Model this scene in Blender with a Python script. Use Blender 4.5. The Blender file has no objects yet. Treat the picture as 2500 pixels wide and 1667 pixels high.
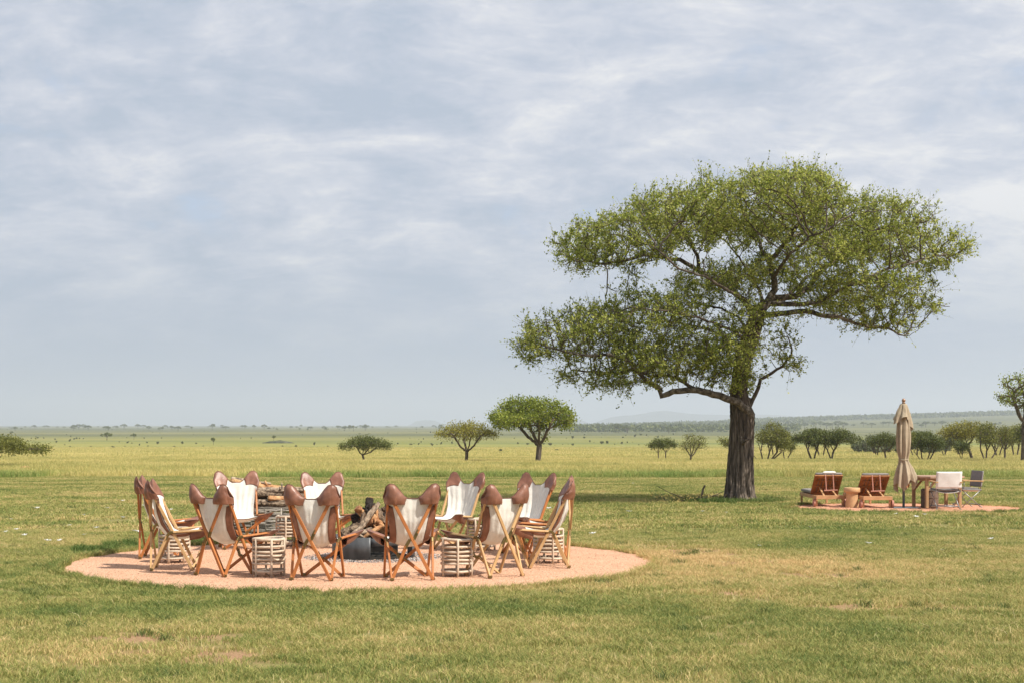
import bpy, math, random
import numpy as np
from mathutils import Vector, Matrix, noise
R = math.radians
random.seed(7); rng = np.random.default_rng(7)
scn = bpy.context.scene
COL = scn.collection
# ------------------------------------------------------------------ camera
CAM_H = 1.8; FPX = 3750.0; HOR = 1036.0            # eye height, focal length and horizon in photo pixels
cam = bpy.data.cameras.new('camera'); camo = bpy.data.objects.new('camera', cam); COL.objects.link(camo)
camo.location = (0, 0, CAM_H); camo.rotation_euler = (R(90), 0, 0)
cam.sensor_width = 36; cam.lens = FPX / 2500 * 36
cam.shift_y = (HOR - 833.5) / 2500
cam.clip_start = 0.1; cam.clip_end = 80000
scn.camera = camo
# ------------------------------------------------------------------ sun and exposure
SUN_EL, SUN_AZ = 51.0, 123.0                        # azimuth clockwise from +y (view direction)
sun = bpy.data.lights.new('sun', 'SUN'); suno = bpy.data.objects.new('sun', sun); COL.objects.link(suno)
sun.energy = 5.0; sun.angle = R(0.55); sun.color = (1.0, 0.95, 0.86)
sd = Vector((math.sin(R(SUN_AZ)) * math.cos(R(SUN_EL)), math.cos(R(SUN_AZ)) * math.cos(R(SUN_EL)), math.sin(R(SUN_EL))))
suno.rotation_euler = sd.to_track_quat('Z', 'Y').to_euler()
suno.location = sd * 50
scn.view_settings.view_transform = 'Standard'; scn.view_settings.look = 'None'
scn.view_settings.exposure = 0.40; scn.view_settings.gamma = 1.0
scn.cycles.use_denoising = True
scn.cycles.max_bounces = 6; scn.cycles.diffuse_bounces = 3; scn.cycles.transmission_bounces = 4
scn.cycles.transparent_max_bounces = 8; scn.cycles.volume_bounces = 1

class NT:
    """small node-tree helper"""
    def __init__(s, nt): s.nt = nt; nt.nodes.clear()
    def n(s, t, **k):
        nd = s.nt.nodes.new(t)
        for a, v in k.items(): setattr(nd, a, v)
        return nd
    def l(s, a, b): s.nt.links.new(a, b)
    def val(s, sock, v):
        if isinstance(v, bpy.types.NodeSocket): s.l(v, sock)
        else: sock.default_value = v
    def math(s, op, a, b=0.0, c=None, clamp=False):
        m = s.n('ShaderNodeMath', operation=op, use_clamp=clamp); s.val(m.inputs[0], a); s.val(m.inputs[1], b)
        if c is not None: s.val(m.inputs[2], c)
        return m.outputs[0]
    def mix(s, f, a, b, blend='MIX'):
        m = s.n('ShaderNodeMix', data_type='RGBA', blend_type=blend)
        s.val(m.inputs[0], f)
        for i, v in ((6, a), (7, b)):
            if isinstance(v, (tuple, list)): v = tuple(v) + ((1,) if len(v) == 3 else ())
            s.val(m.inputs[i], v)
        return m.outputs[2]
    def noise(s, vec, scale, detail=4, rough=.55, dist=0.0):
        m = s.n('ShaderNodeTexNoise'); s.l(vec, m.inputs['Vector'])
        m.inputs['Scale'].default_value = scale; m.inputs['Detail'].default_value = detail
        m.inputs['Roughness'].default_value = rough; m.inputs['Distortion'].default_value = dist
        return m.outputs['Fac']
    def mapping(s, vec, scale=(1, 1, 1), loc=(0, 0, 0), rot=(0, 0, 0)):
        m = s.n('ShaderNodeMapping'); s.l(vec, m.inputs[0])
        m.inputs['Scale'].default_value = scale; m.inputs['Location'].default_value = loc; m.inputs['Rotation'].default_value = rot
        return m.outputs[0]
    def ramp(s, f, stops):
        m = s.n('ShaderNodeValToRGB'); s.l(f, m.inputs[0]); e = m.color_ramp.elements
        while len(e) < len(stops): e.new(0.5)
        for el, (p, c) in zip(e, stops):
            el.position = p; el.color = tuple(c) + (1,) if len(c) == 3 else c
        return m.outputs[0]
    def sep(s, vec):
        m = s.n('ShaderNodeSeparateXYZ'); s.l(vec, m.inputs[0]); return m.outputs
    def comb(s, x, y, z):
        m = s.n('ShaderNodeCombineXYZ'); s.val(m.inputs[0], x); s.val(m.inputs[1], y); s.val(m.inputs[2], z); return m.outputs[0]
    def maprange(s, v, a, b, c=0.0, d=1.0, smooth=False):
        m = s.n('ShaderNodeMapRange', interpolation_type='SMOOTHSTEP' if smooth else 'LINEAR')
        s.val(m.inputs[0], v)
        for i, q in enumerate((a, b, c, d)): m.inputs[i + 1].default_value = q
        return m.outputs[0]

# ------------------------------------------------------------------ sky
world = bpy.data.worlds.new("World"); scn.world = world; world.use_nodes = True
w = NT(world.node_tree)
tc = w.n('ShaderNodeTexCoord').outputs['Generated']
sky = w.n('ShaderNodeTexSky', sky_type='NISHITA'); sky.sun_disc = False
sky.sun_elevation = R(SUN_EL); sky.sun_rotation = R(SUN_AZ); sky.altitude = 1500; sky.dust_density = 1.0
x, y, z = w.sep(tc)[0:3]
zc = w.math('MAXIMUM', z, 0.0)
den = w.math('ADD', zc, 0.34)
plane = w.comb(w.math('DIVIDE', x, den), w.math('DIVIDE', y, den), 0.0)
def fbm(sc, loc, det=7, ro=.55, dist=.25, st=(1, 1, 1), rot=0.25):
    return w.noise(w.mapping(plane, st, loc, (0, 0, rot)), sc, det, ro, dist)
big = fbm(3.6, (3.1, 1.7, 0), 8, .55, .15, (1.1, .9, 1), 0.35)
mid = fbm(9.0, (0.3, 5.2, 2), 12, .62, .35, (1.0, .85, 1), 0.6)
wisp = fbm(5.0, (7.9, 2.2, 5), 12, .62, .55, (.75, 1.15, 1), 0.45)
cov = w.math('ADD', w.math('MULTIPLY', big, .6), w.math('MULTIPLY', mid, .4))
cover = w.maprange(cov, .27, .44, 0.0, 1.0, True)               # how much cloud
fine = fbm(30.0, (1.9, 8.2, 3), 8, .65, 1.2, (.6, 1.1, 1), 0.5)
lum = w.math('ADD', w.math('ADD', w.math('MULTIPLY', wisp, .44), w.math('MULTIPLY', mid, .22)), w.math('ADD', w.math('MULTIPLY', fine, .13), w.math('MULTIPLY', big, .21)))
lum = w.math('ADD', lum, w.math('MULTIPLY', w.math('ADD', x, -.02), .10))   # the cover is thinner, so brighter, towards the right
CL = 6.8                                                        # cloud radiance before the world strength
cc = w.ramp(w.maprange(lum, .42, .595), [(0.0, (.47*CL, .545*CL, .665*CL)), (.3, (.555*CL, .61*CL, .72*CL)), (.6, (.665*CL, .70*CL, .785*CL)), (1.0, (.86*CL, .865*CL, .885*CL))])
blue = w.mix(.85, sky.outputs[0], (.50*CL, .615*CL, .80*CL, 1))
up = w.mix(cover, blue, cc)
low = (.40*CL, .475*CL, .595*CL, 1)                              # rain-grey band of cloud low over the plain
lo_f = w.maprange(zc, 0.012, .15, .93, 0.0, True)
out = w.mix(lo_f, up, low)
bg = w.n('ShaderNodeBackground'); w.l(out, bg.inputs[0]); bg.inputs[1].default_value = 0.11
wo = w.n('ShaderNodeOutputWorld'); w.l(bg.outputs[0], wo.inputs[0])

# ------------------------------------------------------------------ terrain
def gzf(x, y):
    """ground height, numpy friendly"""
    x = np.asarray(x, float); y = np.asarray(y, float)
    a = np.where(y < 23, 0.0, -0.0145 * (np.minimum(y, 180) - 23))
    b = np.where(y > 180, -5.7 * (1 - np.exp(-(y - 180) / 400.0)), 0.0)
    t = np.clip((y - 1700) / 3600.0, 0, 1); t = t * t * (3 - 2 * t)
    u = np.clip((x / np.maximum(y, 1) - .03) / .30, 0, 1.6)
    return a + b + t * u * 44.0
def gz(x, y): return float(gzf(x, y))
def place(px, py):
    """where the sight line through a photo pixel meets the ground"""
    lo, hi = 5.0, 3000.0
    dep = (py - HOR) / FPX
    for _ in range(60):
        m = math.sqrt(lo * hi)
        if (CAM_H - gz(-m, m)) / m > dep: lo = m
        else: hi = m
    return ((px - 1250) / FPX * lo, lo)
def pt(px, py, y):
    return Vector(((px - 1250) / FPX * y, y, CAM_H + (HOR - py) / FPX * y))

# ------------------------------------------------------------------ object helpers
def link(name, me, parent=None, m=None):
    o = bpy.data.objects.new(name, me); COL.objects.link(o)
    if m is not None and me is not None: me.materials.append(m)
    if parent is not None: o.parent = parent
    return o
def tag(o, label=None, cat=None, group=None, kind=None):
    if label: o['label'] = label
    if cat: o['category'] = cat
    if group: o['group'] = group
    if kind: o['kind'] = kind
    return o
def empty(name, loc, rz=0, label=None, cat=None, group=None):
    o = bpy.data.objects.new(name, None); COL.objects.link(o); o.location = loc; o.rotation_euler = (0, 0, rz)
    o.empty_display_size = .2
    return tag(o, label, cat, group)
def npmesh(name, V, F, smooth=False):
    """V (n,3) array, F (m,k) array of equal-sized faces"""
    me = bpy.data.meshes.new(name); V = np.asarray(V, np.float32); F = np.asarray(F, np.int32)
    me.vertices.add(len(V)); me.vertices.foreach_set('co', V.ravel())
    k = F.shape[1]; me.loops.add(F.size); me.loops.foreach_set('vertex_index', F.ravel())
    me.polygons.add(len(F)); me.polygons.foreach_set('loop_start', np.arange(len(F), dtype=np.int32) * k)
    if smooth: me.polygons.foreach_set('use_smooth', np.ones(len(F), bool))
    me.update(calc_edges=True); me.validate(); return me
class MB:
    def __init__(s): s.v = []; s.f = []; s.smooth = []
    def add(s, vs, fs, sm=False):
        b = len(s.v); s.v += [tuple(q) for q in vs]; s.f += [tuple(i + b for i in f) for f in fs]; s.smooth += [sm] * len(fs); return s
    def box(s, c, d, rz=0, rx=0, ry=0):
        M = Matrix.Rotation(rz, 3, 'Z') @ Matrix.Rotation(rx, 3, 'X') @ Matrix.Rotation(ry, 3, 'Y')
        vs = [Vector(c) + M @ Vector((sx * d[0] / 2, sy * d[1] / 2, sz * d[2] / 2)) for sx in (-1, 1) for sy in (-1, 1) for sz in (-1, 1)]
        return s.add(vs, [(0, 1, 3, 2), (4, 6, 7, 5), (0, 4, 5, 1), (2, 3, 7, 6), (0, 2, 6, 4), (1, 5, 7, 3)])
    def bar(s, p, q, wd, ht, side=(1, 0, 0), ch=.18):
        """chamfered rectangular bar from p to q"""
        p = Vector(p); q = Vector(q); d = (q - p).normalized(); sd_ = Vector(side); sd_ = (sd_ - d * sd_.dot(d)).normalized(); u = d.cross(sd_)
        a, b = wd / 2, ht / 2; c = min(a, b) * ch * 1.6
        pr = [(-a + c, -b), (a - c, -b), (a, -b + c), (a, b - c), (a - c, b), (-a + c, b), (-a, b - c), (-a, -b + c)]
        vs = [o + sd_ * i + u * j for o in (p, q) for i, j in pr]
        fs = [(i, (i + 1) % 8, 8 + (i + 1) % 8, 8 + i) for i in range(8)] + [tuple(range(7, -1, -1)), tuple(range(8, 16))]
        return s.add(vs, fs)
    def tube(s, pts, rad, n=8, cap=True, closed=False, sm=True, wob=None):
        pts = [Vector(p) for p in pts]; m = len(pts)
        if not hasattr(rad, '__len__'): rad = [rad] * m
        vs = []; nrm = None
        for i in range(m):
            if closed: d = (pts[(i + 1) % m] - pts[i - 1]).normalized()
            else: d = (pts[min(i + 1, m - 1)] - pts[max(i - 1, 0)]).normalized()
            if nrm is None:
                nrm = d.orthogonal().normalized()
            else: nrm = (nrm - d * nrm.dot(d)).normalized()
            bi = d.cross(nrm)
            for k in range(n):
                a = 2 * math.pi * k / n; r = rad[i]
                if wob: r *= wob(i, k)
                vs.append(pts[i] + (nrm * math.cos(a) + bi * math.sin(a)) * r)
        fs = []
        for i in range(m if closed else m - 1):
            j = (i + 1) % m
            for k in range(n):
                fs.append((i * n + k, i * n + (k + 1) % n, j * n + (k + 1) % n, j * n + k))
        s.add(vs, fs, sm)
        if cap and not closed:
            b = len(s.v) - len(vs)
            s.f += [tuple(b + k for k in range(n - 1, -1, -1)), tuple(b + (m - 1) * n + k for k in range(n))]; s.smooth += [False, False]
        return s
    def lathe(s, prof, c=(0, 0, 0), n=24, sm=True, fn=None):
        vs = []
        for (r, zz) in prof:
            for k in range(n):
                a = 2 * math.pi * k / n; rr = r * (fn(a, zz) if fn else 1)
                vs.append((c[0] + rr * math.cos(a), c[1] + rr * math.sin(a), c[2] + zz))
        fs = [(i * n + k, i * n + (k + 1) % n, (i + 1) * n + (k + 1) % n, (i + 1) * n + k) for i in range(len(prof) - 1) for k in range(n)]
        return s.add(vs, fs, sm)
    def build(s, name, m, parent=None):
        me = bpy.data.meshes.new(name); me.from_pydata(s.v, [], s.f); me.polygons.foreach_set('use_smooth', s.smooth); me.update()
        return link(name, me, parent, m)
def copy_tree(o, parent=None):
    c = o.copy(); COL.objects.link(c)
    if parent is not None: c.parent = parent
    for ch in list(o.children): copy_tree(ch, c)
    return c

# ------------------------------------------------------------------ materials
def mat(name, stops, scale=8, detail=5, rough=.8, bump=0, bscale=None, stretch=(1, 1, 1), trans=0, metal=0, spec=.3, coord='Object', island=0, rot=(0, 0, 0)):
    m = bpy.data.materials.new(name); m.use_nodes = True; t = NT(m.node_tree)
    if coord == 'World': vec = t.n('ShaderNodeNewGeometry').outputs['Position']
    else: vec = t.n('ShaderNodeTexCoord').outputs[coord]
    v = t.mapping(vec, stretch, (0, 0, 0), rot)
    f = t.noise(v, scale, detail)
    f = t.maprange(f, .28, .72)
    if island:
        ri = t.n('ShaderNodeNewGeometry').outputs['Random Per Island']
        f = t.math('ADD', t.math('MULTIPLY', f, 1 - island), t.math('MULTIPLY', ri, island))
    c = t.ramp(f, stops)
    b = t.n('ShaderNodeBsdfPrincipled'); t.l(c, b.inputs['Base Color'])
    b.inputs['Roughness'].default_value = rough; b.inputs['Metallic'].default_value = metal; b.inputs['Specular IOR Level'].default_value = spec
    if bump:
        bn = t.n('ShaderNodeBump'); bn.inputs['Strength'].default_value = min(bump, 1); bn.inputs['Distance'].default_value = .02 * max(bump, 1)
        t.l(t.noise(v, bscale or scale * 3, 6), bn.inputs['Height']); t.l(bn.outputs[0], b.inputs['Normal'])
    o = t.n('ShaderNodeOutputMaterial')
    if trans:
        tr = t.n('ShaderNodeBsdfTranslucent'); t.l(c, tr.inputs[0]); mx = t.n('ShaderNodeMixShader'); mx.inputs[0].default_value = trans
        t.l(b.outputs[0], mx.inputs[1]); t.l(tr.outputs[0], mx.inputs[2]); t.l(mx.outputs[0], o.inputs[0])
    else: t.l(b.outputs[0], o.inputs[0])
    return m
def leafmat(name, a, b_, c_, trans=.35, isl=.7):
    return mat(name, [(0, a), (.5, b_), (1, c_)], scale=.8, detail=3, rough=.55, trans=trans, island=isl, spec=.25)
M = {}
M['canvas'] = mat('canvas', [(0, (.80, .765, .69)), (1, (.88, .85, .78))], 14, 6, .9, .25, 40, trans=.28, spec=.1)
M['leather'] = mat('leather', [(0, (.145, .058, .033)), (.6, (.225, .095, .056)), (1, (.31, .145, .092))], 9, 6, .42, .15, 60, spec=.5)
M['leather_edge'] = mat('leather_edge', [(0, (.12, .055, .035)), (1, (.17, .085, .055))], 30, 3, .6)
M['wood_orange'] = mat('wood_orange', [(0, (.36, .125, .036)), (1, (.50, .20, .065))], 6, 5, .5, .1, 30, (2, 2, .3))
M['wood_pale'] = mat('wood_pale', [(0, (.44, .26, .11)), (1, (.60, .39, .19))], 6, 5, .55, .1, 30, (2, 2, .3))
M['brass'] = mat('brass', [(0, (.16, .12, .05)), (1, (.26, .19, .08))], 20, 3, .4, metal=.8)
M['rattan'] = mat('rattan', [(0, (.42, .32, .23)), (.5, (.54, .43, .32)), (1, (.66, .56, .44))], 25, 6, .7, .2, 60, island=.25)
M['stooltop'] = mat('smoked_glass_top', [(0, (.10, .11, .12)), (1, (.16, .17, .18))], 5, 2, .12, spec=.6)
M['wicker_dark'] = mat('wicker_dark', [(0, (.03, .025, .02)), (1, (.09, .07, .05))], 60, 3, .8)
M['steel'] = mat('steel_plate', [(0, (.055, .058, .06)), (.6, (.11, .115, .118)), (1, (.16, .165, .168))], 5, 8, .5, .1, 30, (1, 1, .35), metal=.35)
M['soot'] = mat('sooty_inside', [(0, (.008, .007, .006)), (1, (.03, .026, .022))], 9, 6, .9, .4)
M['bark_log'] = mat('bark_log', [(0, (.03, .02, .014)), (.45, (.17, .115, .075)), (1, (.42, .31, .21))], 16, 9, .95, 2.5, 30, (1, 1, 1))
M['log_grey'] = mat('log_grey', [(0, (.05, .038, .028)), (.5, (.27, .20, .14)), (1, (.50, .39, .28))], 20, 8, .95, 1.5, 18)
M['log_red'] = mat('log_red', [(0, (.18, .075, .035)), (.5, (.40, .20, .09)), (1, (.62, .42, .22))], 9, 8, .9, 1.5, 16)
M['log_char'] = mat('log_char', [(0, (.008, .007, .006)), (.7, (.04, .03, .024)), (1, (.22, .12, .06))], 8, 7, .95, 2.0, 12)
M['twig'] = mat('twig', [(0, (.16, .135, .11)), (.5, (.33, .29, .24)), (1, (.52, .47, .41))], 6, 4, .9, .4, 40, island=.5)
M['bark'] = mat('bark', [(0, (.022, .017, .013)), (.4, (.080, .061, .046)), (.72, (.18, .142, .110)), (1, (.33, .27, .215))], 7.0, 10, .95, 3.0, 9, (2.6, 2.6, .32))
M['twigwood'] = mat('twigwood', [(0, (.05, .038, .028)), (1, (.16, .125, .095))], 4, 5, .95)
M['lounger_wood'] = mat('lounger_wood', [(0, (.22, .085, .028)), (1, (.40, .175, .060))], 6, 5, .5, .1, 40, (1, .3, 1))
M['lounger_frame'] = mat('lounger_frame', [(0, (.42, .22, .10)), (1, (.56, .33, .17))], 6, 5, .55, .1, 40)
M['cushion'] = mat('cushion', [(0, (.20, .18, .165)), (1, (.27, .245, .225))], 20, 5, .95, .2, 120)
M['white_cloth'] = mat('white_cloth', [(0, (.72, .69, .64)), (1, (.82, .80, .76))], 10, 5, .95, .2, 80, trans=.1)
M['strap'] = mat('strap', [(0, (.36, .16, .11)), (1, (.46, .22, .16))], 12, 3, .6)
M['terracotta'] = mat('terracotta', [(0, (.46, .27, .13)), (1, (.60, .37, .19))], 7, 6, .7, .1, 30)
M['umbrella_cloth'] = mat('umbrella_cloth', [(0, (.36, .285, .195)), (1, (.47, .375, .265))], 8, 6, .95, .2, 60, trans=.12)
M['dark_metal'] = mat('dark_metal', [(0, (.10, .11, .12)), (1, (.17, .18, .19))], 10, 3, .45, metal=.5)
M['grey_metal'] = mat('grey_metal', [(0, (.24, .24, .24)), (1, (.34, .34, .33))], 10, 3, .4, metal=.6)
M['finial'] = mat('finial', [(0, (.26, .14, .08)), (1, (.36, .20, .12))], 6, 3, .3, spec=.6)
M['table_wood'] = mat('table_wood', [(0, (.32, .19, .09)), (1, (.47, .30, .16))], 5, 6, .6, .1, 30, (1, 1, .4))
M['table_top'] = mat('table_top', [(0, (.32, .19, .12)), (1, (.44, .28, .19))], 5, 6, .55, .1, 30, (3, .4, 1))
M['wicker_brown'] = mat('wicker_brown', [(0, (.10, .065, .045)), (1, (.24, .17, .125))], 34, 3, .85, .8, 60, (1, 1, 1.2))
M['shade_grey_canvas'] = mat('shade_grey_canvas', [(0, (.26, .24, .235)), (1, (.33, .305, .30))], 20, 5, .95, .2, 80, trans=.12)  # shade on the side-on director chair's back is put into this grey
M['white_flower'] = mat('white_flower', [(0, (.75, .75, .76)), (1, (.85, .85, .86))], 20, 2, .8, trans=.3)
M['soil'] = mat('red_soil', [(0, (.30, .115, .055)), (.5, (.46, .20, .10)), (1, (.60, .32, .19))], 12, 8, .95, .8, 30)
M['yellow_leaf'] = mat('yellow_leaf', [(0, (.30, .20, .05)), (1, (.60, .50, .18))], 20, 3, .7, trans=.3, island=.7)
# ------------------------------------------------------------------ ground
WORN = [place(a, b) + (r,) for a, b, r in ((1570, 1333, .55), (1640, 1345, .75), (1700, 1352, .5), (1860, 1376, .55), (1745, 1303, .45), (2000, 1405, .5), (1790, 1450, .5), (400, 1556, .45), (480, 1600, .5), (2485, 1308, .5), (360, 1600, .4), (2150, 1480, .5))]
def worn(X, Y):
    w_ = np.zeros(len(X))
    for (a, b, r) in WORN: w_ = np.maximum(w_, np.exp(-(((X - a) / (r * 1.5)) ** 2 + ((Y - b) / (r * .8)) ** 2)))
    return w_
def ground_material():
    m = bpy.data.materials.new('savanna_ground'); m.use_nodes = True; t = NT(m.node_tree)
    P = t.n('ShaderNodeNewGeometry').outputs['Position']; px, py, pz = t.sep(P)[0:3]
    n1 = t.noise(P, .22, 5, .6); n2 = t.noise(P, 2.3, 6, .65); n3 = t.noise(t.mapping(P, (1, 1, 1)), 40, 4, .7)
    f = t.math('ADD', t.math('MULTIPLY', n1, .45), t.math('ADD', t.math('MULTIPLY', n2, .3), t.math('MULTIPLY', n3, .25)))
    lawn = t.ramp(t.maprange(f, .36, .64), [(0, (.13, .14, .042)), (.4, (.24, .225, .075)), (.7, (.34, .265, .11)), (1, (.42, .24, .13))])
    # far plain: belts across the view, grass tones with cloud shadow painted in
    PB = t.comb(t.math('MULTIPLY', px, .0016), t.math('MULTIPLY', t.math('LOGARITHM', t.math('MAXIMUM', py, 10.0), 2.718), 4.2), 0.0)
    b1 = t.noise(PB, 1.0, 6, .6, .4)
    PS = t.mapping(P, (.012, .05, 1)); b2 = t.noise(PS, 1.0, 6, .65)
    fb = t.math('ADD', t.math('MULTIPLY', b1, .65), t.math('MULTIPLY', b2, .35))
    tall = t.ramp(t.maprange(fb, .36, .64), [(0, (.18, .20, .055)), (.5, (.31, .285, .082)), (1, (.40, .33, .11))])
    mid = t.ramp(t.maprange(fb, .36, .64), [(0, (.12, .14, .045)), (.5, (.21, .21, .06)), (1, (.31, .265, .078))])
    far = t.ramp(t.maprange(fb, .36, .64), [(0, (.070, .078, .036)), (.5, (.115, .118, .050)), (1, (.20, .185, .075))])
    wm = None
    for (a, b_, r) in WORN:
        q = t.math('ADD', t.math('POWER', t.math('DIVIDE', t.math('SUBTRACT', px, a), r * 1.6), 2.0), t.math('POWER', t.math('DIVIDE', t.math('SUBTRACT', py, b_), r * .85), 2.0))
        wm = q if wm is None else t.math('MINIMUM', wm, q)
    wm = t.math('ADD', wm, t.math('MULTIPLY', t.math('SUBTRACT', n2, .5), 3.0))
    n4 = t.noise(t.mapping(P, (1, 1, 1), (0, 0, 0), (0, 0, .5)), 170, 3, .7)
    lawn = t.mix(t.maprange(n4, .42, .62, 0, .75), lawn, (.07, .062, .026, 1))
    soil = t.ramp(n3, [(.3, (.20, .10, .055)), (.6, (.42, .24, .15)), (.8, (.55, .36, .24))])
    lawn = t.mix(t.maprange(wm, 1.5, .0, 0, .8), lawn, soil)
    ly = t.math('ADD', py, t.math('MULTIPLY', t.math('SUBTRACT', n1, .5), 5.0))
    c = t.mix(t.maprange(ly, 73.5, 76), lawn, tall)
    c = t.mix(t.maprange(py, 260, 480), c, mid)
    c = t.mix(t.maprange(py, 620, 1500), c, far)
    b = t.n('ShaderNodeBsdfPrincipled'); t.l(c, b.inputs['Base Color']); b.inputs['Roughness'].default_value = .95; b.inputs['Specular IOR Level'].default_value = .1
    bn = t.n('ShaderNodeBump'); bn.inputs['Strength'].default_value = .6; bn.inputs['Distance'].default_value = .03
    t.l(t.noise(P, 25, 5, .7), bn.inputs['Height']); t.l(bn.outputs[0], b.inputs['Normal'])
    o = t.n('ShaderNodeOutputMaterial'); t.l(b.outputs[0], o.inputs[0]); return m
ys = np.concatenate([np.linspace(-400, 0, 9), np.arange(4, 80, 2.0), np.geomspace(80, 24500, 150)])
us = np.linspace(-1, 1, 161)
wd = 70 + 1.0 * np.abs(ys)
X = us[None, :] * wd[:, None]; Y = np.repeat(ys[:, None], len(us), 1); Z = gzf(X, Y)
nr, nc = X.shape; idx = np.arange(nr * nc).reshape(nr, nc)
F = np.stack([idx[:-1, :-1], idx[:-1, 1:], idx[1:, 1:], idx[1:, :-1]], -1).reshape(-1, 4)
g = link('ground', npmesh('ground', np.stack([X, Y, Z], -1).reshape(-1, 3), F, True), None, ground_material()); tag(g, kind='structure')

PIT = (-1.96, 20.18, 3.87)                       # gravel circle: centre and radius
PATIO = (9.45, 36.9, 2.85)
def wob(a, k): return 1 + .012 * math.sin(3 * a + k) + .008 * math.sin(7 * a + 2 * k) + .006 * math.sin(17 * a + k)
def disc(name, c, rings, m, lift):
    vs = [(c[0], c[1], gz(c[0], c[1]) + lift)]; fs = []; n = 160
    for i, fr in enumerate(rings):
        for k in range(n):
            a = 2 * math.pi * k / n; r = c[2] * fr * (wob(a, c[1]) if fr == 1 else 1)
            xx, yy = c[0] + r * math.cos(a), c[1] + r * math.sin(a)
            vs.append((xx, yy, gz(xx, yy) + lift))
    for k in range(n): fs.append((0, 1 + k, 1 + (k + 1) % n))
    for i in range(len(rings) - 1):
        for k in range(n):
            a, b = 1 + i * n, 1 + (i + 1) * n; fs.append((a + k, b + k, b + (k + 1) % n, a + (k + 1) % n))
    me = bpy.data.meshes.new(name); me.from_pydata(vs, [], fs); me.update()
    return tag(link(name, me, None, m), kind='structure')
def gravel_mat(name, a, b_, c_, ash=None):
    m = bpy.data.materials.new(name); m.use_nodes = True; t = NT(m.node_tree)
    P = t.n('ShaderNodeNewGeometry').outputs['Position']
    vo = t.n('ShaderNodeTexVoronoi'); t.l(P, vo.inputs['Vector']); vo.inputs['Scale'].default_value = 85
    big = t.noise(P, 1.4, 5, .6)
    f = t.math('ADD', t.math('MULTIPLY', t.sep(vo.outputs['Color'])[0], .65), t.math('MULTIPLY', big, .45))
    c = t.ramp(f, [(0.05, a), (.55, b_), (.95, c_)])
    c = t.mix(t.maprange(t.noise(P, 3.2, 7, .7), .52, .70, 0, .30), c, tuple(q * .62 for q in b_))
    if ash:
        d = t.n('ShaderNodeVectorMath', operation='DISTANCE'); t.l(P, d.inputs[0]); d.inputs[1].default_value = ash[:3]
        dd = t.math('ADD', d.outputs['Value'], t.math('MULTIPLY', t.math('SUBTRACT', t.noise(P, 6, 6, .7), .5), 1.0))
        k = t.maprange(dd, ash[3] * .8, ash[3] * 1.25, 1, 0, True)
        grey = t.ramp(f, [(0.1, (.07, .07, .07)), (.5, (.30, .27, .25)), (.9, (.50, .45, .42))])
        c = t.mix(t.math('MULTIPLY', k, .85), c, grey)
    b = t.n('ShaderNodeBsdfPrincipled'); t.l(c, b.inputs['Base Color']); b.inputs['Roughness'].default_value = .95; b.inputs['Specular IOR Level'].default_value = .15
    bn = t.n('ShaderNodeBump'); bn.inputs['Strength'].default_value = .7; bn.inputs['Distance'].default_value = .012
    t.l(vo.outputs['Distance'], bn.inputs['Height']); t.l(bn.outputs[0], b.inputs['Normal'])
    o = t.n('ShaderNodeOutputMaterial'); t.l(b.outputs[0], o.inputs[0]); return m
FP = (-1.88, 20.86)
disc('gravel_circle', PIT, [i / 14 for i in range(1, 15)], gravel_mat('pink_gravel', (.32, .16, .090), (.59, .345, .215), (.75, .49, .34), (FP[0], FP[1], 0, .85)), .008)
disc('patio_gravel', PATIO, [i / 14 for i in range(1, 15)], gravel_mat('patio_gravel', (.34, .15, .09), (.60, .28, .17), (.72, .38, .26)), .012)

def pebbles(c, n, s0, s1, m, label):
    a = rng.random(n) * 6.283; r = np.sqrt(rng.random(n)) * c[2] * .985; X = c[0] + r * np.cos(a); Y = c[1] + r * np.sin(a); S = (s0 + (s1 - s0) * rng.random(n) ** 3)[:, None]
    C = np.stack([X, Y, gzf(X, Y) + .012], 1); o3 = np.array([(1, 0, -.3), (-.2, .9, -.3), (-.9, -.3, -.3), (.1, -.8, -.3), (0, .1, .6)])
    V = (C[:, None, :] + (o3[None] * (.6 + .8 * rng.random((n, 5, 3)))) * S[:, None, :]).reshape(-1, 3); k = np.arange(n)[:, None] * 5
    F = np.stack([k + [0, 1, 4], k + [1, 2, 4], k + [2, 3, 4], k + [3, 0, 4]], 1).reshape(-1, 3)
    tag(link('loose_pebbles', npmesh('loose_pebbles', V, F), None, m), label, 'pebbles', kind='stuff')
M['pebble'] = mat('pebble', [(0, (.20, .10, .065)), (.45, (.54, .30, .19)), (.93, (.66, .39, .25)), (1, (.74, .54, .40))], 30, 3, .9, island=.8)
pebbles(PIT, 26000, .004, .011, M['pebble'], 'loose pink pebbles strewn over the gravel of the fire circle')
pebbles(PATIO, 6000, .008, .022, M['pebble'], 'loose reddish pebbles strewn over the small patio gravel')
M['ash_bits'] = mat('ash_bits', [(0, (.02, .02, .02)), (.6, (.12, .11, .10)), (1, (.55, .52, .50))], 30, 3, .95, island=.8)
pebbles((FP[0], FP[1], .95), 2600, .006, .020, M['ash_bits'], 'bits of charcoal and ash scattered round the fire pit')

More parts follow.
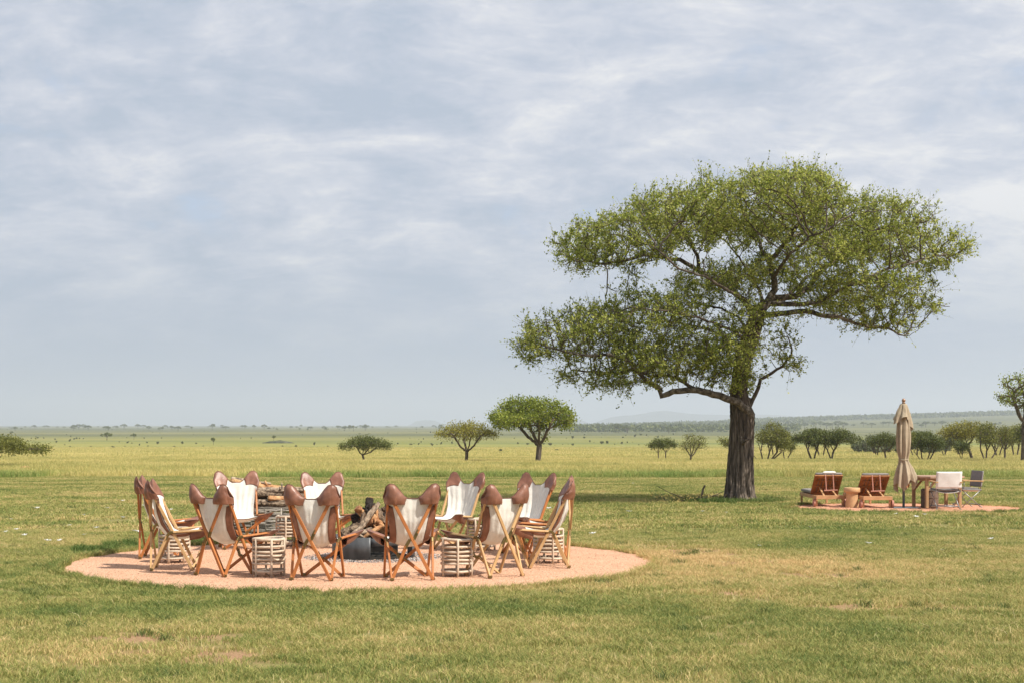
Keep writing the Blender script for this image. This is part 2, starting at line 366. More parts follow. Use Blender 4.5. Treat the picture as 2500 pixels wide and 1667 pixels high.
# ------------------------------------------------------------------ grass
def blade_patch(name, n, size, h0, h1, wdt, m, lean=.5, square=True, seg=2):
    X = (rng.random(n) - .5) * size; Y = (rng.random(n) - .5) * size
    if not square:
        a = rng.random(n) * 6.283; r = np.sqrt(rng.random(n)) * size / 2; X, Y = r * np.cos(a), r * np.sin(a)
    h = h0 + (h1 - h0) * rng.random(n); a = rng.random(n) * 6.283; b = rng.random(n) * 6.283; le = lean * (.25 + rng.random(n)) * h
    dx, dy = np.cos(a) * wdt / 2, np.sin(a) * wdt / 2; lx, ly = np.cos(b) * le, np.sin(b) * le
    V = np.stack([np.stack([X - dx, Y - dy, 0 * h - .02], 1), np.stack([X + dx, Y + dy, 0 * h - .02], 1),
                  np.stack([X + dx * .8 + lx * .35, Y + dy * .8 + ly * .35, h * .6], 1), np.stack([X - dx * .8 + lx * .35, Y - dy * .8 + ly * .35, h * .6], 1),
                  np.stack([X + lx + dx * .15, Y + ly + dy * .15, h], 1), np.stack([X + lx - dx * .15, Y + ly - dy * .15, h * .99], 1)], 1).reshape(-1, 3)
    k = np.arange(n)[:, None] * 6
    F = np.stack([k + [0, 1, 2, 3], k + [3, 2, 4, 5]], 1).reshape(-1, 4)
    me = npmesh(name, V, F); me.materials.append(m)
    return bpy.data.objects.new(name, me)
def scatter(name, label, P, rz, sc, srcs, tilt=0.0):
    """one object; geometry nodes place blade patches on its points"""
    col = bpy.data.collections.new(name + '_patches')
    for s in srcs: col.objects.link(s)
    me = bpy.data.meshes.new(name); me.vertices.add(len(P)); me.vertices.foreach_set('co', np.asarray(P, np.float32).ravel())
    for nm, ar in (('rz', rz), ('scl', sc)):
        at = me.attributes.new(nm, 'FLOAT', 'POINT'); at.data.foreach_set('value', np.asarray(ar, np.float32))
    me.update(); o = link(name, me); tag(o, label, 'grass', kind='stuff')
    ng = bpy.data.node_groups.new(name, 'GeometryNodeTree')
    ng.interface.new_socket('Geometry', in_out='INPUT', socket_type='NodeSocketGeometry'); ng.interface.new_socket('Geometry', in_out='OUTPUT', socket_type='NodeSocketGeometry')
    N = ng.nodes; L = ng.links
    gi = N.new('NodeGroupInput'); go = N.new('NodeGroupOutput'); ip = N.new('GeometryNodeInstanceOnPoints'); ci = N.new('GeometryNodeCollectionInfo')
    ci.inputs[0].default_value = col; ci.inputs['Separate Children'].default_value = True; ci.inputs['Reset Children'].default_value = True
    L.new(gi.outputs[0], ip.inputs['Points']); L.new(ci.outputs[0], ip.inputs['Instance']); ip.inputs['Pick Instance'].default_value = True
    def attr(nm):
        a = N.new('GeometryNodeInputNamedAttribute'); a.data_type = 'FLOAT'; a.inputs[0].default_value = nm; return a.outputs['Attribute']
    cx = N.new('ShaderNodeCombineXYZ'); L.new(attr('rz'), cx.inputs[2]); L.new(cx.outputs[0], ip.inputs['Rotation'])
    L.new(attr('scl'), ip.inputs['Scale']); L.new(ip.outputs[0], go.inputs[0])
    md = o.modifiers.new('scatter', 'NODES'); md.node_group = ng
    return o
def grassmat(name, c_g, c_y, c_d, trans=.3, patch=.35, dry=False):
    m = bpy.data.materials.new(name); m.use_nodes = True; t = NT(m.node_tree)
    gn = t.n('ShaderNodeNewGeometry'); P = gn.outputs['Position']
    n1 = t.noise(t.mapping(P, (1, 1, .1)), patch, 5, .6); n2 = t.noise(t.mapping(P, (1, 1, .1)), patch * 6, 4, .6)
    f = t.math('ADD', t.math('ADD', t.math('MULTIPLY', n1, .9), t.math('MULTIPLY', n2, .45)), t.math('MULTIPLY', gn.outputs['Random Per Island'], .42))
    if dry:
        px, py, pz = t.sep(P)[0:3]
        for (a, b2, ra, rb, k) in [place(1800, 1395) + (3.6, 2.6, .17), place(1600, 1345) + (1.6, 1.4, .12), place(300, 1590) + (1.3, .8, .12), place(2350, 1350) + (2.0, 1.6, .10), place(300, 1290) + (3.5, 3.0, .07), place(700, 1490) + (3.0, .8, -.09), place(1560, 1500) + (1.6, .7, -.06)]:
            q = t.math('ADD', t.math('POWER', t.math('DIVIDE', t.math('SUBTRACT', px, a), ra), 2.0), t.math('POWER', t.math('DIVIDE', t.math('SUBTRACT', py, b2), rb), 2.0))
            f = t.math('ADD', f, t.math('MULTIPLY', t.maprange(q, 1.6, 0, 0, 1, True), k))
    c = t.ramp(t.maprange(f, .62, 1.15), [(0, c_g), (.5, c_y), (1, c_d)])
    b = t.n('ShaderNodeBsdfPrincipled'); t.l(c, b.inputs['Base Color']); b.inputs['Roughness'].default_value = .6; b.inputs['Specular IOR Level'].default_value = .2
    tr = t.n('ShaderNodeBsdfTranslucent'); t.l(c, tr.inputs[0]); mx = t.n('ShaderNodeMixShader'); mx.inputs[0].default_value = trans
    t.l(b.outputs[0], mx.inputs[1]); t.l(tr.outputs[0], mx.inputs[2]); o = t.n('ShaderNodeOutputMaterial'); t.l(mx.outputs[0], o.inputs[0]); return m
GL = grassmat('lawn_blades', (.105, .165, .040), (.350, .350, .100), (.70, .50, .245), patch=.28, dry=True)
GT = grassmat('tall_blades', (.25, .27, .080), (.53, .465, .160), (.76, .60, .28), patch=.05)
GG = grassmat('green_blades', (.05, .095, .022), (.11, .17, .038), (.24, .27, .08))
def wedge(n, y0, y1, marg=.42, add=1.5):
    """random ground points in the visible wedge and a margin beside it"""
    Y = np.sqrt(rng.random(n) * (y1 ** 2 - y0 ** 2) + y0 ** 2); X = (rng.random(n) * 2 - 1) * (marg * Y + add); return X, Y
def outside(X, Y, k=1.0):
    a = (X - PIT[0]) ** 2 + (Y - PIT[1]) ** 2 > ((PIT[2] + .02) * k) ** 2
    b = (X - PATIO[0]) ** 2 + (Y - PATIO[1]) ** 2 > ((PATIO[2] - .02) * k) ** 2
    # bare worn places
    return a & b
def do_scatter(name, label, X, Y, srcs, s0, s1, keep=None):
    if keep is not None: X, Y = X[keep], Y[keep]
    P = np.stack([X, Y, gzf(X, Y)], 1)
    # the fixed random height of a clump: big lazy variation makes the lawn uneven
    v = np.array([noise.noise(Vector((a * .8, b * .8, 3))) for a, b in zip(X, Y)])
    return scatter(name, label, P, rng.random(len(X)) * 6.283, (s0 + (s1 - s0) * rng.random(len(X))) * (1 + .22 * v), srcs)
src = [blade_patch('blades', 190, .30, .012, .045, .0045, GL, 1.3, False) for _ in range(4)]
X, Y = wedge(18500, 8, 27, .45, 1.5)
# thin the grass where the turf is worn
wn = np.array([noise.noise(Vector((a * .35, b * .5, 9))) + .35 * noise.noise(Vector((a * 1.7, b * 2.0, 4))) for a, b in zip(X, Y)])
keep = outside(X, Y) & (rng.random(len(X)) > np.clip((wn - .18) * 1.2, 0, .3)) & (rng.random(len(X)) > np.clip(worn(X, Y) * 1.1, 0, .70))
do_scatter('lawn_grass', 'short mown lawn grass around the gravel circle and in the foreground', X, Y, src, .8, 1.35, keep)
# longer pale stalks and small dark clumps that break up the turf
GS = grassmat('straw_blades', (.45, .42, .18), (.62, .52, .27), (.78, .62, .38), patch=1.2)
src = [blade_patch('blades', 5, .16, .04, .09, .004, GS, 1.9, False) for _ in range(4)]
X, Y = wedge(1500, 8, 34, .45, 1.5)
do_scatter('straw_stalks', 'longer pale dry stalks lying in the mown lawn', X, Y, src, .6, 1.3, outside(X, Y))
GD = grassmat('clump_blades', (.055, .095, .026), (.12, .16, .045), (.26, .27, .09), patch=1.2)
src = [blade_patch('blades', 60, .16, .02, .07, .006, GD, 1.1, False) for _ in range(3)]
X, Y = wedge(4200, 8, 60, .45, 1.5)
kn = np.array([noise.noise(Vector((a * .9, b * .7, 21))) for a, b in zip(X, Y)])
do_scatter('dark_clumps', 'small darker green clumps in the mown lawn', X, Y, src, .6, 1.4, outside(X, Y) & (kn > .02))
src = [blade_patch('blades', 170, .6, .02, .06, .012, GL, 1.2, False) for _ in range(4)]
X, Y = wedge(17000, 26.5, 76, .42, 2)
do_scatter('lawn_grass', 'short lawn grass further off around the big tree and the small patio', X, Y, src, .8, 1.3, outside(X, Y))
# ragged longer fringe along the gravel rims
X = []; Y = []
for (cx, cy, r), n in ((PIT, 1500), (PATIO, 500)):
    a = rng.random(n) * 6.283; rr = r - .05 + np.abs(rng.normal(0, .07, n)) + .06 * np.sin(a * 9) * np.sin(a * 23 + 1); X.append(cx + rr * np.cos(a)); Y.append(cy + rr * np.sin(a))
X = np.concatenate(X); Y = np.concatenate(Y)
src = [blade_patch('blades', 34, .12, .03, .085, .0055, GL, 1.0, False) for _ in range(3)]
do_scatter('lawn_grass', 'ragged grass fringe overhanging the rims of both gravel circles', X, Y, src, .6, 1.3)
# deep green tufts: rim of the gravel at left, behind the chairs, and at the foot of the big tree
pts = []
for (px0, px1, py_, dy_, n) in ((185, 290, 1346, 3.5, 70), (255, 330, 1334, 3, 40), (430, 530, 1322, 4, 70), (640, 760, 1321, 4, 80), (1050, 1100, 1318, 3, 40), (1280, 1330, 1323, 3, 30), (1110, 1160, 1319, 3, 30)):
    for _ in range(n):
        pts.append(place(random.uniform(px0, px1), random.gauss(py_, dy_)))
pts = [p for p in pts if (p[0] - PIT[0]) ** 2 + (p[1] - PIT[1]) ** 2 > PIT[2] ** 2]
A = np.array(pts); src = [blade_patch('blades', 40, .16, .03, .11, .010, GG, .9, False) for _ in range(3)]
do_scatter('weed_tufts', 'deep green weed tufts on the rim of the gravel circle', A[:, 0], A[:, 1], src, .7, 1.2)
pts = []
for _ in range(420):
    a = random.uniform(0, 6.28); r = .35 + abs(random.gauss(0, .42)); pts.append((6.03 + r * math.cos(a) * 1.15 - .25, 40.7 + r * math.sin(a)))
A = np.array(pts); src = [blade_patch('blades', 46, .22, .03, .15, .012, GG, .9, False) for _ in range(3)]
do_scatter('tree_foot_grass', 'taller green grass tuft round the foot of the big tree', A[:, 0], A[:, 1], src, .6, 1.25)
# tall savanna grass beyond the lawn
src = [blade_patch('blades', 150, 1.3, .12, .40, .018, GT, .55, False) for _ in range(4)]
X, Y = wedge(24000, 74.5, 200, .42, 3)
edge = Y + np.array([4.0 * noise.noise(Vector((a * .12, 5, 1))) + 2.5 * noise.noise(Vector((a * .6, 2, 7))) for a in X]) + rng.normal(0, .7, len(X)) > 75.5
do_scatter('savanna_grass', 'tall straw-yellow savanna grass standing beyond the mown lawn', X, Y, src, .6, 1.15, edge)
src = [blade_patch('blades', 60, 3.2, .15, .45, .045, GT, .5, False) for _ in range(3)]
X, Y = wedge(17000, 195, 480, .42, 3)
do_scatter('savanna_grass', 'straw-yellow grass of the open plain behind the scattered acacias', X, Y, src, .7, 1.1)
# green belt at the meeting of lawn and tall grass, mostly right of centre
X, Y = wedge(2600, 73, 80, .4, 2)
k = np.array([noise.noise(Vector((a * .09, 7, 2))) + .009 * a for a in X]) + .06 * rng.normal(0, 1, len(X)) > -.12
GB = grassmat('belt_blades', (.16, .25, .055), (.32, .36, .10), (.50, .45, .16), patch=.2)
src = [blade_patch('blades', 100, .9, .10, .34, .016, GB, .7, False) for _ in range(3)]
do_scatter('rank_grass', 'rank green grass along the mown edge of the lawn', X, Y, src, .6, 1.2, k)
# ------------------------------------------------------------------ tripod-cross leather and canvas chair
def lerp_tab(tab, t):
    if t <= tab[0][0]: return np.array(tab[0][1:], float)
    for a, b in zip(tab, tab[1:]):
        if t <= b[0]:
            k = (t - a[0]) / (b[0] - a[0]); k = k * k * (3 - 2 * k) * .35 + k * .65
            return np.array(a[1:], float) * (1 - k) + np.array(b[1:], float) * k
    return np.array(tab[-1][1:], float)
EDGE = [(0, .318, -.250, 1.0), (.06, .326, -.195, .95), (.14, .300, -.155, .885), (.26, .266, -.145, .76), (.40, .240, -.095, .61), (.50, .226, -.025, .49), (.58, .228, .045, .455), (.70, .265, .17, .465), (.84, .345, .32, .50), (.94, .415, .43, .525), (1.0, .425, .47, .53)]
CEN = [(0, 0, -.245, .935), (.12, 0, -.240, .83), (.26, 0, -.215, .68), (.40, 0, -.155, .52), (.50, 0, -.07, .415), (.58, 0, .02, .375), (.70, 0, .14, .375), (.84, 0, .25, .40), (1.0, 0, .345, .435)]
TOP = [(0, 0, -.245, .935), (.16, .055, -.25, .935), (.3, .10, -.262, .965), (.5, .165, -.280, 1.045), (.66, .215, -.292, 1.095), (.80, .266, -.290, 1.105), (.92, .308, -.268, 1.07), (1, .318, -.250, 1.0)]
BOT = [(0, 0, .345, .435), (.25, .09, .35, .437), (.5, .20, .40, .465), (.7, .30, .48, .505), (.85, .375, .535, .53), (.95, .42, .525, .535), (1, .425, .47, .53)]
SAG = [0.0, 0.0, 1.0]
def sling(u, v):
    s = -1 if u < 0 else 1; a = abs(u)
    c = lerp_tab(CEN, v); e = lerp_tab(EDGE, v); t = lerp_tab(TOP, a); b = lerp_tab(BOT, a)
    p = c + (e - c) * np.array([a, a ** 1.7, a ** 1.9])
    c0 = lerp_tab(CEN, 0); e0 = lerp_tab(EDGE, 0); base0 = c0 + (e0 - c0) * np.array([a, a ** 1.7, a ** 1.9])
    c1 = lerp_tab(CEN, 1); e1 = lerp_tab(EDGE, 1); base1 = c1 + (e1 - c1) * np.array([a, a ** 1.7, a ** 1.9])
    w0 = max(0, 1 - v / .28) ** 2; w1 = max(0, (v - .72) / .28) ** 2
    p = p + (t - base0) * w0 + (b - base1) * w1
    # soft creases running down from the ears
    bl = (1 - a * a) * math.sin(math.pi * min(1, v / .75)) if v < .75 else 0
    p[1] -= SAG[0] * bl; p[2] -= SAG[0] * .5 * bl
    p[1] += SAG[2] * .010 * math.sin(u * 6 + SAG[1]) * math.exp(-((v - .25) / .25) ** 2) * (1 - a) + .006 * math.sin(a * 22 + v * 5 + SAG[1]) * math.exp(-((v - .3) / .22) ** 2) + .005 * math.sin(u * 13 + 9 * v) * math.exp(-((v - .5) / .2) ** 2)
    p[0] *= s; return p
def slingN(u, v):
    h = .01; du = sling(min(u + h, 1), v) - sling(max(u - h, -1), v); dv = sling(u, min(v + h, 1)) - sling(u, max(v - h, 0))
    n = np.cross(dv, du); n = n / (np.linalg.norm(n) + 1e-9)
    if n[1] * .6 + n[2] < 0: n = -n            # towards the sitter
    return n
def grid_shell(fn_front, fn_back, nu, nv):
    vs = []; fs = []
    for f in (fn_front, fn_back):
        for j in range(nv + 1):
            for i in range(nu + 1): vs.append(f(i / nu, j / nv))
    q = (nu + 1) * (nv + 1)
    for j in range(nv):
        for i in range(nu):
            a = j * (nu + 1) + i; fs.append((a, a + 1, a + nu + 2, a + nu + 1)); fs.append((q + a, q + a + nu + 1, q + a + nu + 2, q + a + 1))
    rim = [i for i in range(nu + 1)] + [j * (nu + 1) + nu for j in range(1, nv + 1)] + [nv * (nu + 1) + i for i in range(nu - 1, -1, -1)] + [j * (nu + 1) for j in range(nv - 1, 0, -1)]
    for a, b in zip(rim, rim[1:] + rim[:1]): fs.append((a, q + a, q + b, b))
    return vs, fs
def build_sling(root, ph):
    def fr(off):
        def f(i, j):
            u = -1 + 2 * i; return sling(u, j) + slingN(u, j) * off + np.array([0, .004 * math.sin(7 * j + ph) * math.sin(5 * u + ph), 0]) * (1 - abs(u))
        return f
    vs, fs = grid_shell(fr(.002), fr(-.002), 40, 44)
    MB().add(vs, fs, True).build('canvas_seat', M['canvas'], root)
    for s in (-1, 1):
        # ear: leather on the sitter side, bulging pocket behind with the poles in it
        def ear(off, bulge, vend, u0=.36):
            def f(i, j):
                v = vend * j * (1 + .25 * i - .25 * (1 - i)); ui = u0 + .10 * (v / vend) ** 1.2
                u = ui + (1 - ui) * i; p = sling(s * u, v); n = slingN(s * u, v)
                bb = max(0, math.sin(math.pi * min(1, i * 1.0))) ** .6 * max(0, math.sin(min(1, j * 1.25) * math.pi / 2)) ** .55 if bulge else 0
                q = p + n * (off - bulge * bb); q[0] += s * .006 * (i == 1)
                return q
            return f
        vs, fs = grid_shell(ear(.005, 0, .125), ear(.0025, 0, .125), 12, 10); MB().add(vs, fs, True).build('leather_ear', M['leather'], root)
        vs, fs = grid_shell(ear(-.004, .088, .118, .20), ear(-.009, .088, .118, .20), 18, 14); MB().add(vs, fs, True).build('leather_pocket', M['leather'], root)
        def tip(off, bulge, v0):
            def f(i, j):
                v = v0 + (1 - v0) * (1 - j) ; ui = .52 + .14 * (1 - v) / (1 - v0)
                u = ui + (1 - ui) * i; p = sling(s * u, v); n = slingN(s * u, v)
                bb = math.sin(math.pi * min(1, i * 1.02)) ** .8 * math.sin(min(1, j * 1.5) * math.pi / 2) if bulge else 0
                return p + n * (off - bulge * bb)
            return f
        vs, fs = grid_shell(tip(.005, 0, .80), tip(.0025, 0, .80), 10, 8); MB().add(vs, fs, True).build('leather_corner', M['leather'], root)
        vs, fs = grid_shell(tip(-.004, .075, .75), tip(-.009, .075, .75), 12, 10); MB().add(vs, fs, True).build('leather_pocket', M['leather'], root)
        # dark leather border along the side of the back and seat, seen from outside
        def strip(off):
            def f(i, j):
                v = .17 + .63 * j; u = (.74 - .06 * math.sin(j * math.pi)) + (1.0 - .74) * i; u = min(u, 1); p = sling(s * u, v); return p + slingN(s * u, v) * off + np.array([s * .012 * (i > .7), 0, 0])
            return f
        vs, fs = grid_shell(strip(-.0045), strip(-.009), 5, 30); MB().add(vs, fs, True).build('leather_border', M['leather'], root)
    # piping round the whole rim
    rim = [sling(u, 0) for u in np.linspace(-1, 1, 46)] + [sling(1, v) for v in np.linspace(.03, 1, 40)] + [sling(u, 1) for u in np.linspace(.96, -1, 46)] + [sling(-1, v) for v in np.linspace(.97, .03, 40)]
    MB().tube(rim, .0065, 6, closed=True).build('piping', M['leather_edge'], root)
def make_chair(wood, ph):
    root = empty('folding_safari_chair', (0, 0, 0))
    build_sling(root, ph); wm = M[wood]
    W, Tk = .036, .024; fx, fy = .235, .245
    def leg(p, q, side): MB().bar(p, q, W, Tk, side).build('leg', wm, root)
    ear = lambda s: Vector((s * .243, -.288, .935)); tip = lambda s: Vector((s * .385, .475, .505))
    def bracket(pts, side):
        b = MB()
        for a, c in zip(pts, pts[1:]): b.bar(a, c, .024, .036, side)
        for p in pts[::1]:
            b.bar(Vector(p) + Vector(side) * .02, Vector(p) - Vector(side) * .02, .008, .008, (0, 0, 1))
        b.build('bracket', M['brass'], root)
    # back cross: one straight pole, one stepped at a brass bracket
    a0 = Vector((fx, -fy, .01)); leg(a0 + Vector((0, -.012, 0)), ear(-1) + Vector((0, -.012, 0)), (0, 0, 1) if False else (1, 0, 0))
    f0 = Vector((-fx, -fy + .016, .01)); e0 = ear(1) + Vector((0, .012, 0))
    m1 = Vector((-.075, -.268, .40)); m2 = Vector((.045, -.282, .545))
    leg(f0, m1, (1, 0, 0)); leg(m2, e0, (1, 0, 0)); c1 = Vector((-.035, -.272, .47)); c2 = Vector((.012, -.278, .475)); bracket([m1 - (m1 - f0).normalized() * .03, m1, c1, c2, m2, m2 + (e0 - m2).normalized() * .04], (0, 1, 0))
    # side crosses
    for s in (-1, 1):
        o = Vector((s * .018, 0, 0))
        leg(Vector((s * fx, fy, .01)) + o, Vector((s * .262, -.222, .93)) + o, (0, 1, 0))
        r0 = Vector((s * fx, -fy, .01)); h = Vector((s * .262, -.06, .425)); h2 = Vector((s * .272, .015, .47)); t_ = tip(s)
        leg(r0, h, (0, 1, 0)); leg(h2, t_, (0, 1, 0)); bracket([h - (h - r0).normalized() * .05, h, Vector((s * .267, -.03, .465)), h2, h2 + (t_ - h2).normalized() * .05], (1, 0, 0))
    # front cross
    for s, dy in ((-1, -.012), (1, .014)):
        f1 = Vector((-s * fx, fy + dy, .01)); t1 = tip(s) + Vector((0, dy - .03, 0)); mid_ = f1.lerp(t1, .47)
        if s == 1: leg(f1, t1, (1, 0, 0))
        else:
            k1 = f1.lerp(t1, .40); k2 = f1.lerp(t1, .52); off = Vector((0, .0, -.035))
            leg(f1, k1, (1, 0, 0)); leg(k2, t1, (1, 0, 0)); bracket([f1.lerp(t1, .34), k1, mid_ + off, k2, f1.lerp(t1, .60)], (0, 1, 0))
    for sx in (-1, 1):
        for sy in (-1, 1):
            b = MB(); b.bar((sx * fx - .024, sy * fy, .018), (sx * fx + .024, sy * fy, .018), .03, .03, (0, 1, 0)); b.bar((sx * fx, sy * fy - .022, .026), (sx * fx, sy * fy + .022, .026), .026, .026, (1, 0, 0))
            b.build('foot_hinge', M['brass'], root)
    return root
CG = 'safari chairs set round the fire pit'
# x, y, heading (deg clockwise from the view direction), wood, scale, label
CHAIRS = [
 (-4.74, 20.75, 84, 'wood_orange', 1.0, 'orange-wood safari chair at far left, seen side-on just behind the pale-legged one'),
 (-4.20, 19.10, 83, 'wood_pale', 1.0, 'safari chair with bleached pale legs at the left end of the ring, side-on to us'),
 (-3.44, 18.38, 33, 'wood_orange', 1.0, 'orange-wood safari chair seen from behind, turned to the right, beside the leftmost front rattan stool'),
 (-3.98, 22.35, 162, 'wood_orange', 1.0, 'safari chair facing us in front of the stacked firewood, white canvas in full sun'),
 (-2.27, 17.90, 9, 'wood_orange', 1.0, 'orange-wood safari chair seen squarely from behind, just left of the steel fire pit'),
 (-2.74, 22.5, 163, 'wood_orange', 1.0, 'safari chair facing us behind the fire pit, between the firewood stack and the burning logs'),
 (-1.20, 17.90, -13, 'wood_orange', 1.0, 'orange-wood safari chair seen squarely from behind, just right of the fire pit'),
 (-.80, 22.25, 214, 'wood_pale', 1.0, 'pale-legged safari chair behind the pit turned to the left, canvas sunlit, one ear edge-on'),
 (-.21, 18.23, -36, 'wood_pale', 1.0, 'pale-legged safari chair seen from behind and turned left, right of the front stool'),
 (.20, 21.45, 222, 'wood_orange', 1.0, 'orange-wood safari chair half hidden behind the pale chair at right, facing left towards us'),
 (.46, 19.38, 268, 'wood_pale', 1.0, 'pale-legged safari chair at the right end of the ring, seen side-on facing left'),
 (.50, 20.60, 274, 'wood_orange', 1.0, 'orange-wood safari chair hidden behind the side-on pale chair at the right end of the ring'),
]
proto = {}; VARS = [(0.0, 0.0, 1.0), (.022, 1.7, 1.6), (-.012, 3.9, 1.9), (.035, 5.0, 1.2)]; cnt_ = {}
for i, (cx, cy, hd, wd_, sc_, lab) in enumerate(CHAIRS):
    q_ = cnt_.get(wd_, 0); cnt_[wd_] = q_ + 1; key = (wd_, q_ % (4 if wd_ == 'wood_orange' else 2))
    if key not in proto: SAG[:] = VARS[(key[1] + (wd_ == 'wood_pale')) % 4]; o = make_chair(wd_, key[1]); proto[key] = o
    else: o = copy_tree(proto[key])
    sc_ *= 1 + .012 * math.sin(i * 2.3)
    o.location = (cx, cy, gz(cx, cy) + .008); o.rotation_euler = (0, 0, -R(hd)); o.scale = (sc_,) * 3
    tag(o, lab, 'chair', CG)

# ------------------------------------------------------------------ rattan drum stools
def make_stool():
    root = empty('rattan_stool', (0, 0, 0)); Rr = .185
    def hoop(zz, r, t, name='hoop'):
        MB().tube([(r * math.cos(a) * (1 + .012 * math.sin(3 * a + zz * 40)), r * math.sin(a), zz + .004 * math.sin(2 * a + zz * 30)) for a in np.linspace(0, 2 * math.pi, 33)[:-1]], t, 7, closed=True).build(name, M['rattan'], root)
    hoop(.437, Rr - .004, .019, 'rim')
    for zz in (.352, .297, .250, .200, .155): hoop(zz, Rr, .0150)
    hoop(.065, Rr - .002, .016)
    for k in range(6):
        a = R(20 + 60 * k)
        MB().tube([((Rr + .008) * math.cos(a), (Rr + .008) * math.sin(a), zz) for zz in (0, .1, .22, .33, .445)], .0145, 7).build('post', M['rattan'], root)
    b = MB()
    for k in range(-4, 5):
        h = math.sqrt(max(0, (Rr - .02) ** 2 - (k * .036) ** 2)); b.bar((k * .036, -h, .062), (k * .036, h, .062), .01, .008); b.bar((-h, k * .036, .070), (h, k * .036, .070), .01, .008, (0, 1, 0))
    b.build('bottom_shelf', M['rattan'], root)
    MB().lathe([(0, .438), (Rr - .012, .438), (Rr - .012, .430), (0, .430)], n=28, sm=False).build('table_top', M['stooltop'], root)
    return root
st0 = None
for (sx, sy, rz, lab) in [(-4.40, 20.02, 0, 'rattan drum stool at far left, seen through the legs of the pale side-on chair'),
        (-2.89, 18.25, .5, 'rattan drum stool in the front left gap, beside the chair turned to the right'),
        (-3.30, 22.75, 1.1, 'rattan drum stool in front of the firewood stack'),
        (-.65, 18.22, .25, 'rattan drum stool in the front right gap, on open gravel between two chair backs'),
        (-.44, 22.0, .8, 'rattan drum stool at the back, half covered by the leather tip of a chair'),
        (.475, 19.98, 1.5, 'rattan drum stool at far right, seen through the legs of the side-on chair')]:
    if st0 is None: o = st0 = make_stool()
    else: o = copy_tree(st0)
    o.location = (sx, sy, gz(sx, sy) + .008); o.rotation_euler = (0, 0, rz); tag(o, lab, 'stool', 'rattan stools set between the chairs')

# ------------------------------------------------------------------ fire pit with logs
fp = empty('fire_pit', (FP[0], FP[1], .008), 0, 'round fire pit of curved grey steel plates standing on ash in the gravel circle', 'fire pit')
def plate(a0, a1, r, z0, z1, th=.008):
    n = 20; vs = []; fs = []
    for k in range(n + 1):
        a = R(a0 + (a1 - a0) * k / n)
        for rr in (r, r - th):
            for zz in (z0, z1): vs.append((rr * math.sin(a), -rr * math.cos(a), zz))
    for k in range(n):
        b = k * 4
        for (i, j) in ((0, 1), (1, 3), (3, 2), (2, 0)): fs.append((b + i, b + j, b + 4 + j, b + 4 + i))
    fs += [(0, 2, 3, 1), (n * 4, n * 4 + 1, n * 4 + 3, n * 4 + 2)]
    return vs, fs
for (a0, a1) in ((-44, 1), (74, 128), (148, 215), (236, 300)):
    vs, fs = plate(a0, a1, .56, 0, .30); MB().add(vs, fs, True).build('steel_plate', M['steel'], fp)
vs, fs = plate(0, 359.9, .50, .18, .285); MB().add(vs, fs, True).build('inner_ring', M['steel'], fp)
MB().lathe([(0, .03), (.44, .03), (.48, .0), (0, -.0)], n=30, fn=lambda a, z: 1 + .04 * math.sin(5 * a)).build('ash_bed', M['soot'], fp)
b = MB()
for k in range(-5, 6):
    h = math.sqrt(.49 ** 2 - (k * .085) ** 2); b.bar((k * .085, -h, .20), (k * .085, h, .20), .014, .014)
b.build('grate', M['soot'], fp)
def make_log(name, p, q, r0, r1, m, seed, label, group, bend=.04, knob=0, cut=None):
    """irregular split log as one mesh, its ends of raw wood as a part"""
    p = Vector(p); q = Vector(q); c = (p + q) / 2; n = 30; rs = random.Random(seed); d = (q - p).normalized()
    s1 = d.orthogonal().normalized(); s2 = d.cross(s1); ph = [rs.uniform(0, 6.28) for _ in range(6)]; pts = []; rad = []
    for i in range(n + 1):
        t = i / n; pts.append(p.lerp(q, t) - c + s1 * bend * math.sin(t * 3 + ph[0]) + s2 * bend * .7 * math.sin(t * 4.5 + ph[1]))
        rad.append((r0 + (r1 - r0) * t) * (1 + .12 * math.sin(t * 9 + ph[2])) * (.86 if i in (0, n) else 1))
    K = 20
    def wb(i, k):
        a = k * 2 * math.pi / K
        return 1 + .20 * math.sin(a * 2 + ph[3] + i * .03) + .10 * math.sin(a * 3 + ph[4]) + .42 * noise.noise(Vector((math.cos(a) * 2.6 + seed, math.sin(a) * 2.6, i * .11))) + .22 * noise.noise(Vector((math.cos(a) * 6 + seed, math.sin(a) * 6, i * .28)))
    b = MB(); b.tube(pts, rad, K, wob=wb)
    for j in range(knob):
        t = rs.uniform(.15, .9); base = pts[int(t * n)]; dd = (s1 * rs.uniform(-1, 1) + s2 * rs.uniform(-1, 1) + Vector((0, 0, .5)) + d * rs.uniform(-.6, .8)).normalized()
        L = rs.uniform(.8, 2.0) * r0; b.tube([base, base + dd * (r0 + L * .5), base + dd * (r0 + L) + s1 * .02], [r0 * .5, r0 * .32, r0 * .12], 7, wob=lambda i, k: 1 + .2 * math.sin(k * 2.1 + i))
    o = b.build(name, M[m], None); o.location = c; tag(o, label, 'log', group)
    if cut:
        e = MB()
        for (pp, dd, rr) in ((pts[0], -1, rad[0]), (pts[-1], 1, rad[-1])):
            e.tube([pp, pp + d * dd * .006], rr * .88, 12, wob=lambda i, k: 1 + .1 * math.sin(k * 2 + ph[3]))
        e.build('cut_end', M[cut], o)
    return o
def fpx(zx, zy, dy=0.0):
    """point over the fire pit from a coordinate in the 7.465x zoom of the photo"""
    return pt(800 + zx / 7.465, 1190 + zy / 7.465, FP[1] + dy)
LG = 'logs piled in the fire pit'
make_log('log', fpx(420, 885, -.42), fpx(960, 300, -.12), .046, .034, 'log_grey', 3, 'long weathered grey log leaning steeply to the right across the front of the pile', LG, .02, 1)
make_log('log', fpx(790, 560, .02), fpx(765, 190, .12), .068, .050, 'log_char', 5, 'charred upright stump at the top of the pile, raw wood showing at its end', LG, .02, 3, 'log_red')
